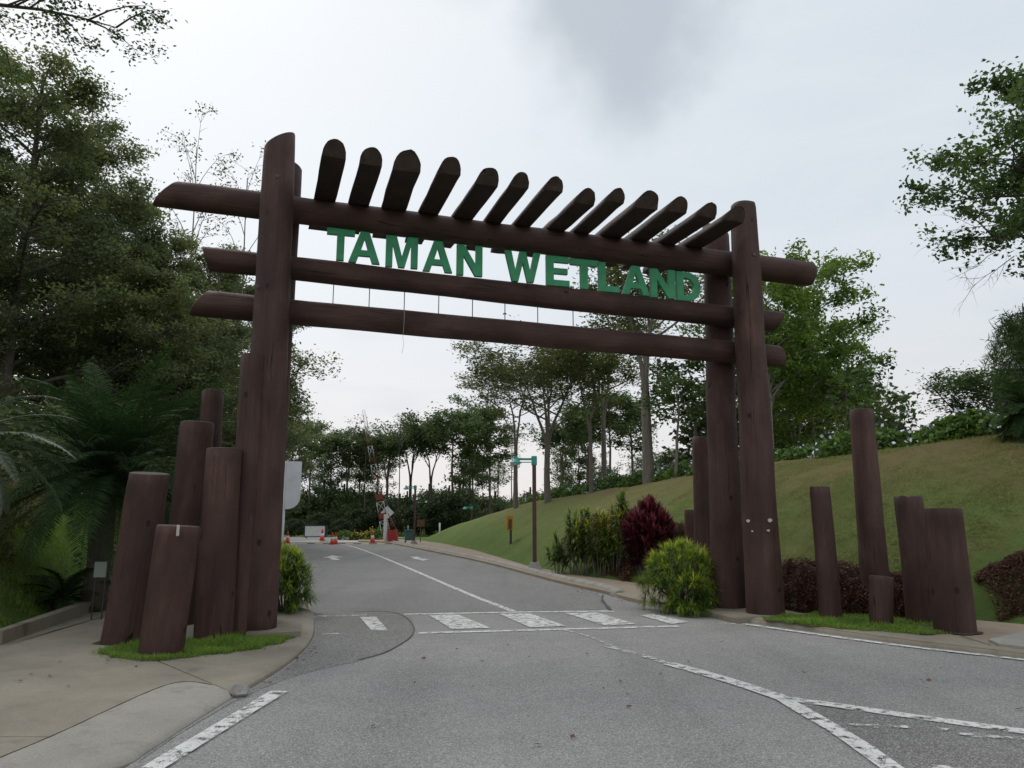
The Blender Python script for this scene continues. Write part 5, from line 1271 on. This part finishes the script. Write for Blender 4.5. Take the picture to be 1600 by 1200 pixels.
# litter bin cage
bb = AY(640, 843, 50.); o = empty('litter_bin', (bb.x-.02, bb.y, .1), 'green cage litter bin left of the distant lamp', 'bin')
for sx in (-1, 1):
    for sy in (-1, 1): m = MB(); m.box((sx*.26, sy*.2, .42), (.05, .05, .9)); m.build('leg', [M_TEALBIN], o)
m = MB(); m.box((0, 0, .5), (.46, .34, .62), bev=.02); m.build('bin_body', [M_BINPANEL], o)
m = MB(); m.box((0, 0, .86), (.60, .48, .05)); m.build('top_rim', [M_TEALBIN], o)
m = MB(); m.tube([(-.1, 0, .88), (-.1, 0, 1.15)], .035, 6); m.build('handle', [M_GREYW], o)
bb = AY(657, 835, 53.); o = empty('small_sign', (bb.x, bb.y, .05), 'brown board on a thin post behind the distant lamp', 'sign'); zt = AY(657, 812, 53).z
m = MB(); m.box((0, 0, zt-.3), (.55, .05, .5), bev=.01); m.build('board', [M_BROWNB], o); m = MB(); m.tube([(0, .03, 0), (0, .03, zt-.1)], .03, 6); m.build('post', [M_BROWNB], o)
bb = AY(687, 826, 56.); z0 = gh(bb.x, bb.y); zt = AY(687, 817, 56).z; m = MB(); m.tube([(0, 0, -.1), (0, 0, max(.6, zt-z0))], .06, 8); props(m.build('marker_post', [M_WHITE], None, (bb.x, bb.y, z0)), 'short white marker post where the hill lawn begins', 'post')
# white road sign by the left kerb, seen nearly edge on
y = 17.0; b = AY(441, 860, y); o = empty('road_sign', (b.x, y, .1), 'tall white road sign with one rounded lower corner beside the left gate posts', 'sign')
zt = AY(455, 721, y).z; zb_ = AY(455, 797, y).z; w = .33; hh = zt-zb_
prof = [(0, zt-.1), (w, zt-.1)]+[(w-.28+.28*math.cos(a), zb_+.30-.1-.28*math.sin(a)) for a in [PI/2*k/8 for k in range(9)]]+[(0, zb_-.08)]
n = len(prof); V_ = [(x, -.06, z) for x, z in prof]+[(x, .06, z) for x, z in prof]
F_ = [tuple(range(n))[::-1], tuple(range(n, 2*n))]+[(k, (k+1) % n, n+(k+1) % n, n+k) for k in range(n)]
p_ = link('panel', mesh('panel', V_, F_, [M_GREYW]), o, None, (0, 0, .25))
m = MB(); m.tube([(-.03, 0, -.1), (-.03, 0, zt-.1)], .045, 10); m.build('post', [M_GREYW], o)
m = MB(); m.box((-.08, .0, zt-.4), (.08, .14, .5)); m.build('bracket', [M_STEEL], o)
# block of white kerb at the sign foot
bb = G(441, 872, .1); m = MB(); m.box((0, 0, .12), (.22, .8, .3), rz=.25, bev=.03); props(m.build('white_block', [M_KERB], None, (bb.x-.05, bb.y, 0.08)), 'short whitewashed concrete block at the foot of the white road sign', 'block')
# little sign on the bank
b = AY(157, 890, 12.0); o = empty('small_sign', (b.x, b.y, gh(b.x, b.y)), 'small pale green plate on legs on the left bank, left of the bollards', 'sign'); z_ = AY(157, 890, 12.0).z-o.location.z
m = MB(); m.box((0, 0, z_), (.19, .03, .24), bev=.004); m.build('plate', [plain('pale_green_plate', (.22, .27, .22), .5)], o)
for sx in (-.08, .08): m = MB(); m.box((sx, .02, z_/2-.1), (.015, .015, max(.1, z_)+.1)); m.build('leg', [M_STEEL], o)
# stone, dead leaves, yellow flowers
m = MB(); rs9 = random.Random(2); c = G(371, 1088, .0); V_ = []; 
for i in range(5):
    for j in range(8):
        a = 2*PI*j/8+.2; r = (.06, .085, .078, .06, .03)[i]*rs9.uniform(.8, 1.2); V_.append((math.cos(a)*r*1.15, math.sin(a)*r*.85, (0, .03, .07, .10, .115)[i]))
F_ = [(i*8+j, i*8+(j+1) % 8, (i+1)*8+(j+1) % 8, (i+1)*8+j) for i in range(4) for j in range(8)]+[tuple(32+j for j in range(8))]
props(link('stone', mesh('stone', V_, F_, [M_STONE]), None, (c.x, c.y, .002)), 'fist-sized grey stone at the tip of the ramp kerb', 'stone')
rs = np.random.RandomState(60)
def scatter(regs):
    P = []
    for poly_px, n in regs:
        pl = P2(poly_px); p = np.array(pl); Q_ = rs.uniform(p.min(0), p.max(0), (n*4, 2)); Q_ = Q_[in_poly(Q_, pl)][:n]; P.append(Q_)
    P = np.concatenate(P); return np.stack([P[:, 0], P[:, 1], np.where(P[:, 0] < -2.2, np.where(P[:, 1] < 12, KZ+.015, .02), .02)], 1)
P = scatter([([(0, 1180), (240, 1070), (400, 1040), (470, 1010), (200, 1040), (0, 1030)], 12), ([(640, 1000), (1200, 1000), (1500, 1190), (300, 1190)], 6), ([(488, 940), (510, 940), (520, 880), (470, 870)], 55), ([(495, 1010), (470, 1035), (400, 1080), (420, 1085), (500, 1030)], 22), ([(900, 915), (1000, 945), (1080, 962), (1000, 950), (900, 925)], 40), ([(480, 1190), (1300, 1190), (1100, 1000), (640, 1000)], 16), ([(1100, 1000), (1600, 1060), (1600, 1120), (1200, 1060)], 14)])
v_, q_, a_ = leaves(P, .055, rs, .6, .95); props(link('fallen_leaves', np_mesh('fallen_leaves', v_, q_, M_DEAD, a_)), kind='stuff')
v_, q_, a_ = leaves(np.stack([rs.uniform(AY(165, 0, 9.8).x, -1.95, 60), rs.uniform(7.6, 9.6, 60), np.full(60, KZ+.01)], 1), .04, rs, .5, .95)
ff = lambda n, rs: np.concatenate([np.stack([np.full(1, 0.)]*3, 1)]) 
a0, a1 = AY(545, 840, 62), AY(600, 840, 62)
leaf_mass('flower_bed', band([(a0.x-.5, 62.5), (a0.x, 62), (a1.x, 61.5)], 1.6, .75, flat0, .4), 5000, .16, ML_VINE, 61, .5)
Pf = band([(a0.x+.6, 61.6), (a1.x-.6, 61.2)], 1.6, .85, flat0, .4)(150, rs); v_, q_, a_ = leaves(Pf, .12, rs, .9, .3); props(link('flowers', np_mesh('flowers', v_, q_, M_YPET, a_)), kind='stuff')
Pf = band([(a0.x-.2, 61.6), (a1.x, 61.2)], 1.6, .85, flat0, .4)(50, rs); v_, q_, a_ = leaves(Pf, .16, rs, .9, .3); props(link('flowers', np_mesh('flowers', v_, q_, M_OPET, a_)), kind='stuff')
